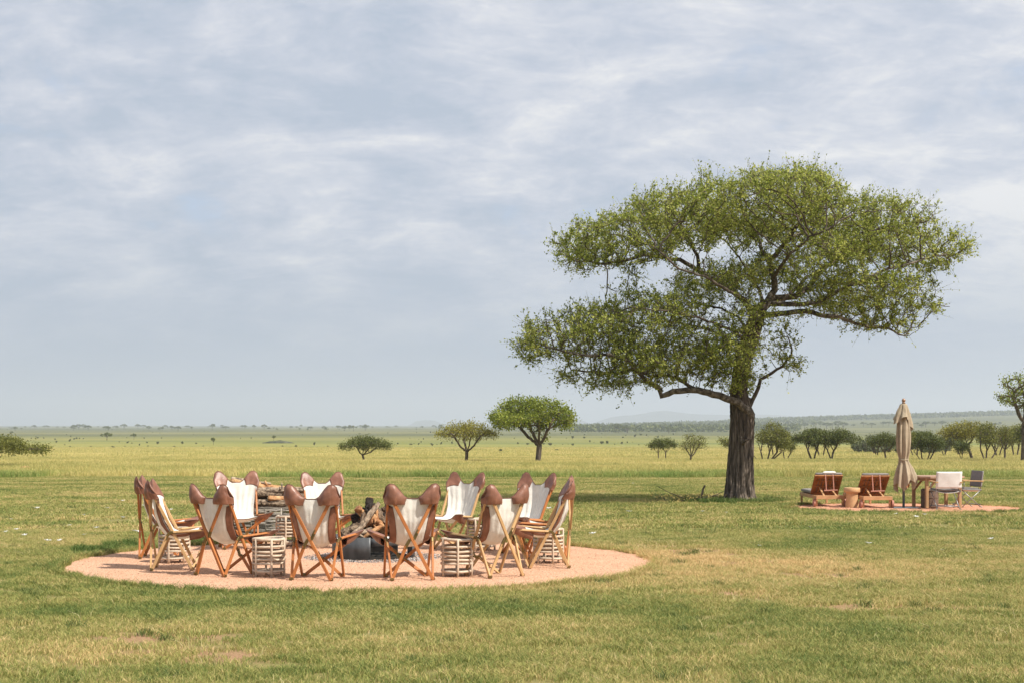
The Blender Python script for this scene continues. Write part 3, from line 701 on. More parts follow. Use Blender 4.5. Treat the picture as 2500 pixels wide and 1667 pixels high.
make_log('log', fpx(545, 350, .0), fpx(720, 560, .05), .050, .048, 'log_red', 8, 'split piece of orange-brown wood left of the charred stump', LG, .01, 0, 'log_red')
make_log('log', fpx(880, 400, .0), fpx(1290, 800, -.1), .055, .048, 'bark_log', 11, 'thick dark barky log sloping down to the right', LG, .03, 0)
make_log('log', fpx(960, 430, .25), fpx(1250, 360, .35), .040, .034, 'bark_log', 13, 'thin barky branch sticking out behind, rising to the right', LG, .03, 1)
make_log('log', fpx(250, 830, -.1), fpx(620, 640, .1), .055, .045, 'bark_log', 17, 'barky log low on the left side of the pile', LG, .02, 1)
make_log('log', fpx(470, 880, -.30), fpx(810, 780, -.25), .050, .042, 'log_grey', 19, 'short grey split log lying low at the front', LG, .02, 0, 'log_grey')
make_log('log', fpx(430, 555, .1), fpx(700, 600, .12), .048, .045, 'log_char', 23, 'blackened knotty branch end poking out to the left', LG, .02, 4)
make_log('log', fpx(720, 600, -.15), fpx(950, 540, .1), .085, .065, 'log_red', 29, 'fat rounded stump end in the middle, pale orange wood', LG, .01, 1, 'log_red')
make_log('log', fpx(830, 660, -.1), fpx(1120, 780, -.05), .075, .055, 'log_red', 31, 'rough orange-brown root piece right of the rounded stump', LG, .03, 3)
make_log('log', fpx(420, 840, .0), fpx(1200, 880, .1), .07, .06, 'log_char', 37, 'black burnt log lying at the bottom of the pile', LG, .02, 2)
make_log('log', fpx(650, 760, -.05), fpx(1150, 660, .1), .09, .07, 'log_char', 41, 'broad charred log buried in the middle of the pile', LG, .02, 2)
make_log('log', fpx(500, 800, -.35), fpx(700, 470, -.2), .026, .020, 'bark_log', 51, 'thin brown branch leaning beside the long grey log', LG, .02, 1)
make_log('log', fpx(640, 880, -.3), fpx(1010, 690, -.25), .030, .022, 'log_red', 53, 'thin orange-brown branch low at the front right of the pile', LG, .02, 1)
make_log('log', fpx(980, 640, .0), fpx(1130, 420, .1), .028, .020, 'log_grey', 55, 'thin grey branch standing up at the right of the pile', LG, .02, 1)
make_log('log', fpx(300, 780, .1), fpx(560, 520, .2), .024, .018, 'bark_log', 57, 'thin dark branch at the left edge of the pile', LG, .02, 1)
make_log('log', fpx(600, 700, .15), fpx(980, 870, .1), .08, .08, 'log_char', 47, 'burnt log under the rounded stump, black all over', LG, .02, 1)

# ------------------------------------------------------------------ wattle basket of firewood
WB = (-3.80, 24.95); wb_rx, wb_ry = .86, .48
wbk = empty('wattle_basket', (WB[0], WB[1], gz(*WB)), 0, 'low oval basket woven of grey twigs, filled with firewood, behind the chairs', 'basket')
b = MB(); rs = random.Random(4)
for row in range(24):
    z0 = .025 + row * .0205
    for piece in range(4):
        a0 = rs.uniform(0, 6.28); a1 = a0 + rs.uniform(1.8, 3.2); th = rs.uniform(.008, .0145); pts = []
        for k in range(30):
            a = a0 + (a1 - a0) * k / 29; w_ = .022 * math.sin(a * 11 + row * math.pi) + rs.uniform(-.004, .004)
            pts.append(((wb_rx + w_) * math.cos(a), (wb_ry + w_) * math.sin(a), z0 + .016 * math.sin(a * 3 + piece + row) + rs.uniform(-.004, .004)))
        b.tube(pts, th, 5)
b.build('woven_twigs', M['twig'], wbk)
b = MB()
for k in range(22):
    a = 2 * math.pi * k / 22; b.tube([(wb_rx * math.cos(a), wb_ry * math.sin(a), 0), (wb_rx * math.cos(a) * 1.01, wb_ry * math.sin(a) * 1.01, .47 + rs.uniform(0, .04))], .012, 6)
b.build('stakes', M['twig'], wbk)
WG = 'firewood stacked in the wattle basket'
FW = [(-.82, .53, .76, .51, -.38, .055, 'bark_log', 'long dark log at the front of the firewood stack, resting on the basket rim'),
 (-.80, .60, .80, .60, -.33, .048, 'log_grey', 'greyish split log second from the bottom of the firewood stack'),
 (-.74, .665, .66, .655, -.30, .042, 'bark_log', 'dark barky log third from the bottom at the front of the firewood stack'),
 (-.78, .735, .70, .68, -.24, .050, 'bark_log', 'rough barky log in the middle of the firewood stack'),
 (-.66, .79, .50, .745, -.20, .040, 'log_grey', 'thin grey log above the middle of the firewood stack'),
 (-.74, .86, .74, .72, -.14, .048, 'log_red', 'reddish-brown log at the top of the firewood stack, sloping down to the right'),
 (-.76, .60, .70, .60, -.18, .075, 'bark_log', 'dark log in the second layer of firewood, half hidden'),
 (-.60, .73, .78, .64, .02, .075, 'bark_log', 'barky log lying at the back of the firewood stack'),
 (-.70, .80, .40, .70, .02, .06, 'log_red', 'split orange-brown log behind the top of the firewood stack'),
 (-.74, .56, .75, .58, .20, .085, 'log_grey', 'thick grey log along the far rim of the basket'),
 (-.10, .62, .82, .585, -.36, .034, 'log_red', 'short orange split stick at the right end of the stack front')]
for i, (x0, z0, x1, z1, yy, r, m, lab) in enumerate(FW):
    make_log('firewood_log', (WB[0] + x0, WB[1] + yy, z0), (WB[0] + x1, WB[1] + yy + .05 * (i % 3 - 1), z1), r, r * .85, m, 60 + i, lab, WG, .035, 2, 'log_red' if i % 2 else 'log_grey')
make_log('firewood_log', (WB[0] - .74, WB[1] - .12, .935), (WB[0] - .10, WB[1] - .10, .84), .020, .018, 'log_grey', 70, 'thin pale stick lying on top of the firewood stack', WG, .01)
# ------------------------------------------------------------------ patio: sun loungers
def make_lounger():
    root = empty('sun_lounger', (0, 0, 0)); Wd = .70; Ln = 1.95; zr = .27
    b = MB()
    for s in (-1, 1): b.bar((s * (Wd / 2 - .02), 0, zr - .035), (s * (Wd / 2 - .02), Ln, zr - .035), .04, .085)
    b.bar((-Wd / 2, .02, zr - .033), (Wd / 2, .02, zr - .033), .044, .092, (0, 1, 0)); b.bar((-Wd / 2, Ln - .02, zr - .033), (Wd / 2, Ln - .02, zr - .033), .044, .092, (0, 1, 0))
    b.build('frame', M['lounger_frame'], root)
    b = MB()
    for k in range(15): b.box((0, .78 + k * .08, zr - .002), (Wd - .08, .06, .016))
    b.build('seat_slats', M['lounger_frame'], root)
    for (sx, yy) in ((-1, .12), (1, .12), (-1, Ln - .08), (1, Ln - .08)):
        MB().bar((sx * (Wd / 2 - .03), yy, 0 if yy > 1 else .02), (sx * (Wd / 2 - .03), yy, zr - .07), .05, .04).build('leg', M['lounger_frame'], root)
    for s in (-1, 1):
        w = MB(); w.tube([(s * (Wd / 2 + .005), .12, .10), (s * (Wd / 2 + .05), .12, .10)], .10, 22, sm=False); w.tube([(s * (Wd / 2 + .045), .12, .10), (s * (Wd / 2 + .062), .12, .10)], .025, 10)
        w.build('wheel', M['strap'], root)
    # raised back seen from behind
    hy, hz = .74, zr + .015; ty, tz = .20, .765; d = Vector((0, ty - hy, tz - hz)); L = d.length; d.normalize(); nrm = Vector((1, 0, 0)).cross(d)
    def q(xx, t, off=0): return Vector((xx, hy, hz)) + d * t + nrm * off
    b = MB()
    for s in (-1, 1): b.bar(q(s * (Wd / 2 - .035), 0), q(s * (Wd / 2 - .035), L), .06, .035)
    for t, hh in ((.03, .06), (L - .035, .07)): b.bar(q(-Wd / 2 + .06, t), q(Wd / 2 - .06, t), hh, .035, tuple(d))
    fb = b.build('backrest', M['lounger_wood'], root)
    b = MB()
    for k in range(7): b.bar(q(-.255 + k * .085, .06, -.004), q(-.255 + k * .085, L - .07, -.004), .064, .014)
    b.build('slats', M['lounger_wood'], fb)
    b = MB()
    for t in (L * .45, L * .74): b.bar(q(-Wd / 2 + .07, t, -.02 if nrm.y > 0 else .02), q(Wd / 2 - .07, t, -.02 if nrm.y > 0 else .02), .03, .016, tuple(d))
    b.build('crossbar', M['lounger_wood'], fb)
    sgn = -1 if nrm.y > 0 else 1              # behind the back is towards -y
    for s in (-1, 1): MB().bar((s * .15, .05, zr), q(s * .13 - .03, L * .40, sgn * .03), .042, .025).build('prop', M['lounger_frame'], root)
    # mattress: flat part and raised part
    def pad(name, f, n=14, hw=.33):
        vs = []; fs = []; m_ = 16
        for i in range(n + 1):
            for k in range(m_):
                a = 2 * math.pi * k / m_; cx_ = math.copysign(abs(math.cos(a)) ** .35, math.cos(a)) * hw; cz_ = math.copysign(abs(math.sin(a)) ** .5, math.sin(a))
                vs.append(f(cx_, i / n, cz_))
        for i in range(n):
            for k in range(m_): fs.append((i * m_ + k, i * m_ + (k + 1) % m_, (i + 1) * m_ + (k + 1) % m_, (i + 1) * m_ + k))
        fs += [tuple(range(m_ - 1, -1, -1)), tuple(range(n * m_, (n + 1) * m_))]
        return MB().add(vs, fs, True).build(name, M['cushion'], root)
    pad('mattress', lambda a, t, c: (a, .78 + t * 1.15, zr + .065 + c * .048 * (1 - .25 * (abs(2 * t - 1) > .98))))
    pad('back_cushion', lambda a, t, c: tuple(q(a, .02 + t * (L + .0), -sgn * (.045 + c * .026))))
    b = MB()
    for s in (-.085, .10): b.bar(q(s, L + .004, sgn * .015), Vector((s + .015, ty + sgn * -.01 - .03, .40)), .026, .006); b.bar(q(s, L + .006, -sgn * .08), q(s, L + .006, sgn * .02), .026, .006)
    b.bar((-.13, ty - .05, .395), (.20, ty - .05, .408), .03, .03, (0, 1, 0)); b.build('headrest_strap', M['strap'], root)
    return root, q, L, sgn
lo1, q, L, sgn = make_lounger()
lo1.location = (7.73, 37.25, gz(7.73, 37.25) + .012); lo1.rotation_euler = (0, 0, R(1)); tag(lo1, 'wooden sun lounger left of the clay stool, white pillow over its raised back', 'sun lounger', 'sun loungers on the patio gravel')
lo2 = copy_tree(lo1); lo2.location = (8.72, 36.6, gz(8.72, 36.6) + .012); lo2.rotation_euler = (0, 0, R(2)); tag(lo2, 'wooden sun lounger right of the clay stool, next to the closed parasol', 'sun lounger', 'sun loungers on the patio gravel')
b = MB(); c = q(0, L + .005, -sgn * .07)
vs = []
for j in range(9):
    for i in range(13):
        u, v = i / 6 - 1, j / 4 - 1; e = max(0, (1 - abs(u) ** 4) * (1 - abs(v) ** 4)) ** .5
        vs.append((.02 + u * .16, c.y + v * .045, c.z + .01 + e * .035))
fs = [(j * 13 + i, j * 13 + i + 1, (j + 1) * 13 + i + 1, (j + 1) * 13 + i) for j in range(8) for i in range(12)]
b.add(vs, fs, True); b.add([(a, bb, c.z + .005 - (zz - c.z - .01)) for a, bb, zz in vs], [f[::-1] for f in fs], True)
pil = b.build('pillow', M['white_cloth'], None); pil.location = lo1.location; pil.rotation_euler = lo1.rotation_euler; tag(pil, 'white pillow laid over the top edge of the left sun lounger back', 'pillow')

# clay stool
def gzo(x, y): return gz(x, y) + .012
x, y = 8.19, 37.0
cs = MB().lathe([(0, .482), (.185, .482), (.197, .472), (.197, .385), (.185, .365), (.145, .352), (.14, .33), (.143, .20), (.165, .02), (.165, 0), (0, 0)], n=32).build('clay_stool', M['terracotta'], None)
cs.location = (x, y, gzo(x, y)); tag(cs, 'tan clay pedestal stool between the two sun loungers', 'stool')

# closed parasol
x, y = 9.37, 36.75; um = empty('closed_parasol', (x, y, gzo(x, y)), 0, 'closed beige parasol tied round the middle, on a grey pole', 'parasol')
MB().tube([(0, 0, .012), (0, 0, 2.46)], .03, 14).build('pole', M['dark_metal'], um)
MB().box((.02, 0, .008), (.62, .55, .014)).build('base_plate', M['dark_metal'], um)
MB().lathe([(0, 2.62), (.02, 2.615), (.042, 2.59), (.046, 2.565), (.036, 2.54), (.026, 2.53), (.040, 2.52), (.040, 2.49), (0, 2.49)], n=18).build('finial', M['finial'], um)
def cloth(prof, folds, amp, ph, n=96, hem=None, shift=None):
    """hanging folded cloth; prof = (z, radius, fold depth)"""
    vs = []; m_ = 46; zs = np.linspace(0, 1, m_)
    P_ = np.array(prof)
    for t in zs:
        zz = np.interp(t, np.linspace(0, 1, len(P_)), P_[:, 0]); rr = np.interp(t, np.linspace(0, 1, len(P_)), P_[:, 1]); fa = np.interp(t, np.linspace(0, 1, len(P_)), P_[:, 2])
        for k in range(n):
            a = 2 * math.pi * k / n
            w_ = math.sin(folds * a + ph + .6 * math.sin(2 * a) + .7 * t); w2 = math.sin((folds * 2 + 1) * a + 2.2 * t + ph)
            r = rr * (1 + .10 * noise.noise(Vector((math.cos(a) * 2.2 + ph, math.sin(a) * 2.2, t * 5))) + fa * (.9 + .7 * noise.noise(Vector((math.cos(a) * 1.5, math.sin(a) * 1.5 + ph, t * 2.5)))) * (.75 * math.copysign(abs(w_) ** .7, w_) + .3 * w2))
            z_ = zz
            if hem and t > .55: z_ += hem(a) * ((t - .55) / .45) ** 1.5
            sx_ = shift(t) if shift else (0, 0)
            vs.append((r * math.cos(a) + sx_[0], r * math.sin(a) * .9 + sx_[1], z_))
    fs = [(j * n + k, j * n + (k + 1) % n, (j + 1) * n + (k + 1) % n, (j + 1) * n + k) for j in range(m_ - 1) for k in range(n)]
    return MB().add(vs, fs, True)
rr_ = random.Random(3)
cn = cloth([(2.36, .10, .15), (2.2, .125, .22), (1.9, .145, .26), (1.6, .150, .27), (1.35, .135, .24), (1.17, .10, .16), (1.10, .115, .2), (.95, .17, .27), (.78, .215, .30), (.60, .225, .33)], 8, .3, .6,
        hem=lambda a: .26 * abs(math.sin(a * 2.0 + .75)) ** 1.2 - .21 + .05 * math.cos(a + .2), shift=lambda t: (.035 * max(0, (t - .6) / .4), 0)).build('canopy', M['umbrella_cloth'], um)
cloth([(2.49, .065, .05), (2.46, .085, .1), (2.36, .115, .22), (2.24, .15, .30), (2.14, .175, .34), (2.06, .19, .36)], 5, .3, 2.1, hem=lambda a: .13 * math.cos(a * 2.0 + 2.6) - .02 + .09 * math.cos(a - 3.4), shift=lambda t: (-.035 * t, -.01 * t)).build('vent_flap', M['umbrella_cloth'], um)
MB().tube([(.112 * math.cos(a), .105 * math.sin(a), 1.165 + .02 * math.sin(a)) for a in np.linspace(0, 6.283, 25)[:-1]], .012, 6, closed=True).build('tie', M['umbrella_cloth'], um)
for k in range(8):
    a = R(45 * k + 15); MB().bar((.05 * math.cos(a), .05 * math.sin(a), 1.3), (.10 * math.cos(a) + .03, .09 * math.sin(a), .49 + .03 * (k % 3)), .03, .02).build('rib', M['wood_orange'], um)

# table
x, y = 10.24, 37.05; tb = empty('wooden_table', (x, y, gzo(x, y)), R(10), 'wooden garden table with cut corners and braced square legs beside the parasol', 'table')
b = MB(); hw, hd_, cc_ = .56, .50, .17; pts = [(-hw + cc_, -hd_), (hw - cc_, -hd_), (hw, -hd_ + cc_), (hw, hd_ - cc_), (hw - cc_, hd_), (-hw + cc_, hd_), (-hw, hd_ - cc_), (-hw, -hd_ + cc_)]
b.add([(p[0], p[1], .72) for p in pts] + [(p[0], p[1], .765) for p in pts], [tuple(range(7, -1, -1)), tuple(range(8, 16))] + [(i, (i + 1) % 8, 8 + (i + 1) % 8, 8 + i) for i in range(8)]).build('tabletop', M['table_top'], tb)
b = MB()
for s in (-1, 1): b.bar((-.40, s * .36, .685), (.40, s * .36, .685), .05, .07, (0, 1, 0)); b.bar((s * .42, -.34, .683), (s * .42, .34, .683), .05, .066)
b.build('apron', M['table_wood'], tb)
for sx in (-1, 1):
    for sy in (-1, 1):
        lg = MB().bar((sx * .42, sy * .36, 0), (sx * .42, sy * .36, .718), .075, .075).build('leg', M['table_wood'], tb)
        MB().bar((sx * .40, sy * .36, .42), (sx * .20, sy * .36, .66), .03, .05, (0, 1, 0)).build('brace', M['table_wood'], lg)
# woven stool under the table
x, y = 10.02, 36.85; ws = empty('woven_drum_stool', (x, y, gzo(x, y)), 0, 'dark brown woven drum stool standing under the edge of the wooden table', 'stool')
MB().lathe([(0, .46), (.17, .46), (.195, .445), (.20, .40), (.205, .22), (.20, .03), (.195, 0), (0, 0)], n=60, fn=lambda a, z: 1 + .012 * math.sin(20 * a)).build('woven_body', M['wicker_brown'], ws)
b = MB()
for zz in (.04, .25, .42): b.tube([(.209 * math.cos(a), .209 * math.sin(a), zz) for a in np.linspace(0, 6.283, 31)[:-1]], .008, 5, closed=True)
b.build('band', M['wicker_brown'], ws)

# director chairs
def cloth_panel(name, p00, p10, p01, p11, thick, m, root, sag=.02, n=10, wr=.004):
    p00, p10, p01, p11 = map(Vector, (p00, p10, p01, p11)); nn = (p10 - p00).cross(p01 - p00).normalized()
    def f(off):
        def g_(i, j):
            p = p00.lerp(p10, i).lerp(p01.lerp(p11, i), j); s = sag * 4 * i * (1 - i)
            return p - nn * s + nn * (off + wr * math.sin(9 * i + 4 * j) * math.sin(3.1 * j + i))
        return g_
    vs, fs = grid_shell(f(thick / 2), f(-thick / 2), n, n); return MB().add(vs, fs, True).build(name, m, root)
def director(mback, loc, hd, lab):
    root = empty('director_chair', loc, -R(hd), lab, 'chair', 'canvas director chairs at the wooden table'); W = .285
    cloth_panel('back_canvas', (-W - .018, -.235, .50), (W + .018, -.235, .50), (-W - .018, -.290, .885), (W + .018, -.290, .885), .034, mback, root, -.02)
    MB().bar((-W, -.280, .69), (W, -.280, .69), .01, .008).build('seam', M['shade_grey_canvas'], root)
    cloth_panel('seat_canvas', (-W, -.22, .42), (W, -.22, .42), (-W, .22, .44), (W, .22, .44), .014, M['white_cloth'], root, .035)
    cloth_panel('seat_cushion', (-W + .02, -.20, .462), (W - .02, -.20, .462), (-W + .02, .21, .475), (W - .02, .21, .475), .04, M['cushion'], root, .02)
    for s in (-1, 1):
        MB().tube([(s * W, -.215, .42), (s * W, -.242, .55), (s * W, -.29, .88)], .011, 8).build('back_post', M['grey_metal'], root)
        MB().bar((s * W, -.25, .43), (s * W, .24, .445), .03, .03).build('seat_rail', M['grey_metal'], root)
        MB().tube([(s * W, -.235, .43), (s * W, .235, .02)], .011, 8).build('leg', M['grey_metal'], root)
        MB().tube([(s * (W - .02), .235, .43), (s * (W - .02), -.235, .02)], .011, 8).build('leg', M['grey_metal'], root)
        MB().bar((s * (W + .005), -.30, .64), (s * (W + .005), .22, .655), .055, .024).build('armrest', M['wood_pale'], root)
        MB().tube([(s * W, .19, .44), (s * W, .19, .645)], .010, 8).build('arm_post', M['grey_metal'], root)
    for yy in (-.225, .225): MB().tube([(-W, yy, .075), (W, yy, .075)], .010, 8).build('stretcher', M['grey_metal'], root)
    MB().tube([(-W, -.235, .03), (-W + .0, -.28, .0)], .011, 6).build('foot', M['grey_metal'], root); MB().tube([(W, -.235, .03), (W, -.28, .0)], .011, 6).build('foot', M['grey_metal'], root)
    return root
director(M['white_cloth'], (10.18, 36.1, gzo(10.18, 36.1)), -3, 'director chair with white canvas back turned squarely to us')
director(M['shade_grey_canvas'], (11.02, 37.25, gzo(11.02, 37.25)), 262, 'director chair with shaded grey back, seen side-on facing the table from the right')

# ------------------------------------------------------------------ white petals, soil, fallen branch
fl0 = None; spots = [(712 / 3.92 * 0 + 1532, 1345), (1560, 1350), (1716, 1251), (1773, 1253), (1536, 1251), (1640, 1242), (1853, 1334), (415 / 3.92 + 100, 1308), (488 / 3.92 + 100, 1305), (146, 1324), (417, 1247), (352, 1237), (300, 1266), (337, 1302), (2258, 1259), (2236, 1265), (2187, 1257), (1437, 1284), (1447, 1306), (331, 1300), (116, 1324), (40, 1296), (60, 1310), (205, 1260), (262, 1243), (90, 1243), (1980, 1290), (2300, 1345), (2365, 1350), (2120, 1330), (1545, 1181), (1551, 1180), (1715, 1171), (28, 1270), (170, 1285), (235, 1292), (14, 1302), (2420, 1320), (1905, 1300), (1340, 1244), (118, 1218), (300, 1225)]
for (px_, py_) in spots:
    x, y = place(px_, py_)
    if fl0 is None:
        b = MB()
        for k in range(6):
            a = k * 1.05 + .3; dx, dy = math.cos(a), math.sin(a)
            b.add([(0, 0, .03), (.03 * dx - .012 * dy, .03 * dy + .012 * dx, .045), (.055 * dx, .055 * dy, .05), (.03 * dx + .012 * dy, .03 * dy - .012 * dx, .042)], [(0, 1, 2, 3)])
        o = fl0 = b.build('white_blossom', M['white_flower'], None)
    else: o = fl0.copy(); COL.objects.link(o)
    s = random.uniform(.6, 1.1) * (1 if y < 30 else 1.2); o.location = (x, y, gz(x, y)); o.scale = (s * random.uniform(.8, 1.5), s, s); o.rotation_euler = (random.uniform(-.2, .2), random.uniform(-.2, .2), random.uniform(0, 6))
    tag(o, 'small fallen white blossom lying on the lawn', 'blossom', 'white blossoms scattered on the lawn')
x, y = place(150, 1149); o = MB()
vs = [(0, 0, .12)]; n = 60
for rr in (.5, 1.0):
    for k in range(n):
        a = 2 * math.pi * k / n; w_ = 1 + .25 * noise.noise(Vector((math.cos(a) * 2, math.sin(a) * 2, 1)))
        vs.append((2.9 * rr * w_ * math.cos(a), 1.3 * rr * w_ * math.sin(a), .08 if rr < 1 else -.02))
fs = [(0, 1 + k, 1 + (k + 1) % n) for k in range(n)] + [(1 + k, 1 + n + k, 1 + n + (k + 1) % n, 1 + (k + 1) % n) for k in range(n)]
so = o.add(vs, fs, True).build('soil_patch', M['soil'], None); so.location = (x, y, gz(x, y)); tag(so, kind='structure')
for i, (px_, py_, s, lab) in enumerate([(62, 1149, .42, 'largest reddish stone on the bare earth at the left edge of the lawn'), (140, 1150, .18, 'reddish stone on the bare earth, second from the left'), (172, 1150.5, .22, 'reddish stone near the middle of the bare earth strip'), (195, 1150, .25, 'reddish stone on the right part of the bare earth strip'), (222, 1151, .16, 'small reddish stone at the right end of the bare earth strip')]):
    x, y = place(px_, py_); b = MB(); vs = []; n = 12
    for j in range(7):
        for k in range(n):
            th = math.pi * j / 6 * .5; a = 2 * math.pi * k / n; r = math.cos(th) * s * (1 + .25 * noise.noise(Vector((math.cos(a) * 1.5 + i * 5, math.sin(a) * 1.5, j * .5))))
            vs.append((r * math.cos(a) * 1.3, r * math.sin(a), math.sin(th) * s * .8 - .03))
    b.add(vs, [(j * n + k, j * n + (k + 1) % n, (j + 1) * n + (k + 1) % n, (j + 1) * n + k) for j in range(6) for k in range(n)], False)
    o = b.build('stone', M['soil'], None); o.location = (x, y, gz(x, y)); tag(o, lab, 'stone')
x, y = place(1700, 1226); fb = empty('fallen_branch', (x, y, gz(x, y)), 0, 'broken dead branch with yellowed leaves lying left of the big tree', 'branch')
b = MB(); rs = random.Random(12); lv = MB()
b.tube([(-.05, 0, .0), (.03, 0, .12), (.14, 0, .16), (.18, .02, .36), (.23, .02, .46)], [.03, .04, .035, .028, .022], 7)
b.tube([(-1.0, .15, .42), (-.7, .1, .26), (-.35, .05, .13), (0, 0, .08), (.5, -.05, .2), (.75, -.05, .32)], [.006, .01, .014, .02, .012, .006], 6)
for i in range(26):
    x0 = rs.uniform(-1.1, .8); b.tube([(x0, rs.uniform(-.2, .2), .03), (x0 + rs.uniform(-.2, .2), rs.uniform(-.3, .3), rs.uniform(.08, .3))], .005, 4)
for i in range(260):
    p = Vector((rs.gauss(-.15, .55), rs.gauss(0, .22), rs.uniform(.02, .22))); a = Vector([rs.uniform(-1, 1) for _ in range(3)]).normalized() * .032; c = a.orthogonal().normalized() * .02
    lv.add([p - a, p + c, p + a, p - c], [(0, 1, 2, 3)])
b.build('stick', M['twigwood'], fb); lv.build('dry_leaves', M['yellow_leaf'], fb)
# ------------------------------------------------------------------ trees
def colonize(P0, par0, attr, step, dinf, dkill, iters, rnd=.18, up=.06, maxn=14000):
    """space colonisation: returns node positions and parents"""
    P = [np.array(p, float) for p in P0]; par = list(par0)
    A = np.array(attr, float); near = np.full(len(A), -1); nd = np.full(len(A), 1e9)
    def upd(i0):
        nonlocal near, nd
        Q = np.array(P[i0:])
        for c in range(0, len(Q), 400):
            q = Q[c:c + 400]; D = ((A[:, None, :] - q[None]) ** 2).sum(-1); j = D.argmin(1); d = D[np.arange(len(A)), j]
            k = d < nd; nd[k] = d[k]; near[k] = i0 + c + j[k]
    upd(0); last = {}
    for it in range(iters):
        ok = nd < dinf ** 2
        if not ok.any() or len(P) > maxn: break
        idx = near[ok]; Pn = np.array(P); dv = A[ok] - Pn[idx]; dv /= np.linalg.norm(dv, axis=1)[:, None] + 1e-9
        acc = np.zeros((len(P), 3)); np.add.at(acc, idx, dv); cnt = np.bincount(idx, minlength=len(P))
        i0 = len(P)
        for i in np.nonzero(cnt)[0]:
            v = acc[i] / (np.linalg.norm(acc[i]) + 1e-9) + rng.normal(0, rnd, 3) + np.array([0, 0, up]); v /= np.linalg.norm(v)
            if last.get(i, 0) > 4: continue
            last[i] = last.get(i, 0) + 1
            P.append(P[i] + v * step); par.append(int(i))
        if len(P) == i0: break
        upd(i0)
        kp = nd > dkill ** 2; A = A[kp]; near = near[kp]; nd = nd[kp]
        if len(A) == 0: break
    return np.array(P), np.array(par)
def radii(P, par, r0, ex=2.35):
    n = len(P); R_ = np.zeros(n); ch = [[] for _ in range(n)]
    for i in range(n):
        if par[i] >= 0: ch[par[i]].append(i)
    for i in range(n - 1, -1, -1):
        R_[i] = r0 if not ch[i] else sum(R_[c] ** ex for c in ch[i]) ** (1 / ex)
    return R_, ch
def chains(par, ch, R_, roots):
    out = []; st = [(r, -1) for r in roots]
    while st:
        s, p = st.pop(); c = ([p] if p >= 0 else []) + [s]; i = s
        while ch[i]:
            k = max(ch[i], key=lambda q: R_[q])
            for o in ch[i]:
                if o != k: st.append((o, i))
            c.append(k); i = k
        out.append(c)
    return out
def chain_mesh(P, R_, cs, sides):
    b = MB()
    for c in cs:
        if len(c) < 2: continue
        rad = [R_[i] for i in c]; rad[0] = min(rad[0], rad[1] * 1.25) if len(c) > 1 else rad[0]
        n = sides(max(rad)); b.tube([P[i] for i in c], rad, n, cap=False)
    return b
def leaves(C, D, size, asp, n, spread, curl=.5, up=.3, keep=1.0):
    """n leaf quads round every anchor C; D twig direction"""
    m = len(C) * n; c = np.repeat(C, n, 0) + rng.normal(0, 1, (m, 3)) * spread
    a = rng.normal(0, 1, (m, 3)) + np.repeat(D, n, 0) * curl + np.array([0, 0, up]); a /= np.linalg.norm(a, axis=1)[:, None]
    b = np.cross(a, rng.normal(0, 1, (m, 3))); b /= np.linalg.norm(b, axis=1)[:, None] + 1e-9
    s = size * (.6 + .8 * rng.random(m))[:, None]
    V = np.stack([c, c + a * s * .5 + b * s * asp * .5, c + a * s, c + a * s * .5 - b * s * asp * .5], 1).reshape(-1, 3)
    return V, np.arange(m * 4).reshape(-1, 4)
def twigs(P, idx, par, L0, L1, k, up=.35, out=1.0, droop=0):
    """thin straight shoots from nodes; returns starts, ends"""
    i = np.repeat(idx, k); d = P[i] - P[np.maximum(par[i], 0)]; d /= np.linalg.norm(d, axis=1)[:, None] + 1e-9
    v = d * out + rng.normal(0, .75, (len(i), 3)) + np.array([0, 0, up]); v /= np.linalg.norm(v, axis=1)[:, None]
    L = (L0 + (L1 - L0) * rng.random(len(i)) ** 1.6)[:, None]; return P[i], P[i] + v * L, v, L[:, 0]
def twig_mesh(S, E, r):
    v = E - S; v /= np.linalg.norm(v, axis=1)[:, None] + 1e-9; a = np.cross(v, [0.31, .2, .93]); a /= np.linalg.norm(a, axis=1)[:, None] + 1e-9; b = np.cross(v, a)
    ring = [a, -.5 * a + .87 * b, -.5 * a - .87 * b]
    V = np.stack([S + q * r for q in ring] + [E + q * r * .35 for q in ring], 1).reshape(-1, 3); k = np.arange(len(S))[:, None] * 6
    F = np.stack([k + [0, 1, 4, 3], k + [1, 2, 5, 4], k + [2, 0, 3, 5]], 1).reshape(-1, 4); return V, F
def in_ell(n, c, r, shell=0.0):
    p = rng.normal(0, 1, (n, 3)); p /= np.linalg.norm(p, axis=1)[:, None]; q = (shell + (1 - shell) * rng.random(n)) ** (1 / 3.)
    return p * q[:, None] * np.array(r) + np.array(c)

M['leaf_big'] = leafmat('leaf_big', (.055, .095, .016), (.30, .345, .052), (.70, .68, .20), .45)
M['leaf_yellow'] = leafmat('leaf_yellow', (.12, .12, .02), (.27, .25, .042), (.42, .38, .08), .35)
M['leaf_dark'] = leafmat('leaf_dark', (.040, .060, .016), (.10, .12, .028), (.19, .20, .052), .25)
M['leaf_green'] = leafmat('leaf_green', (.06, .095, .012), (.20, .245, .03), (.42, .43, .075), .35)
M['leaf_olive'] = leafmat('leaf_olive', (.065, .08, .018), (.16, .165, .035), (.29, .28, .065), .3)
M['leaf_grey'] = leafmat('leaf_grey', (.06, .075, .036), (.12, .135, .065), (.19, .20, .10), .25)

# --- the big tree, drawn from its limbs in the photograph
TY = 40.7; SC = TY / FPX
def z6(zx, zy, dy=0.0):
    return np.array(pt(1200 + zx / 1.96, 350 + zy / 1.96, TY + dy))
tx, tyy = (1806 - 1250) * SC, TY; tz = gz(tx, tyy)
bt = empty('acacia_tree', (tx, tyy, tz), 0, 'spreading acacia with a thick furrowed trunk, alone on the lawn beside the fire circle', 'tree')
off = np.array([tx, tyy, tz])
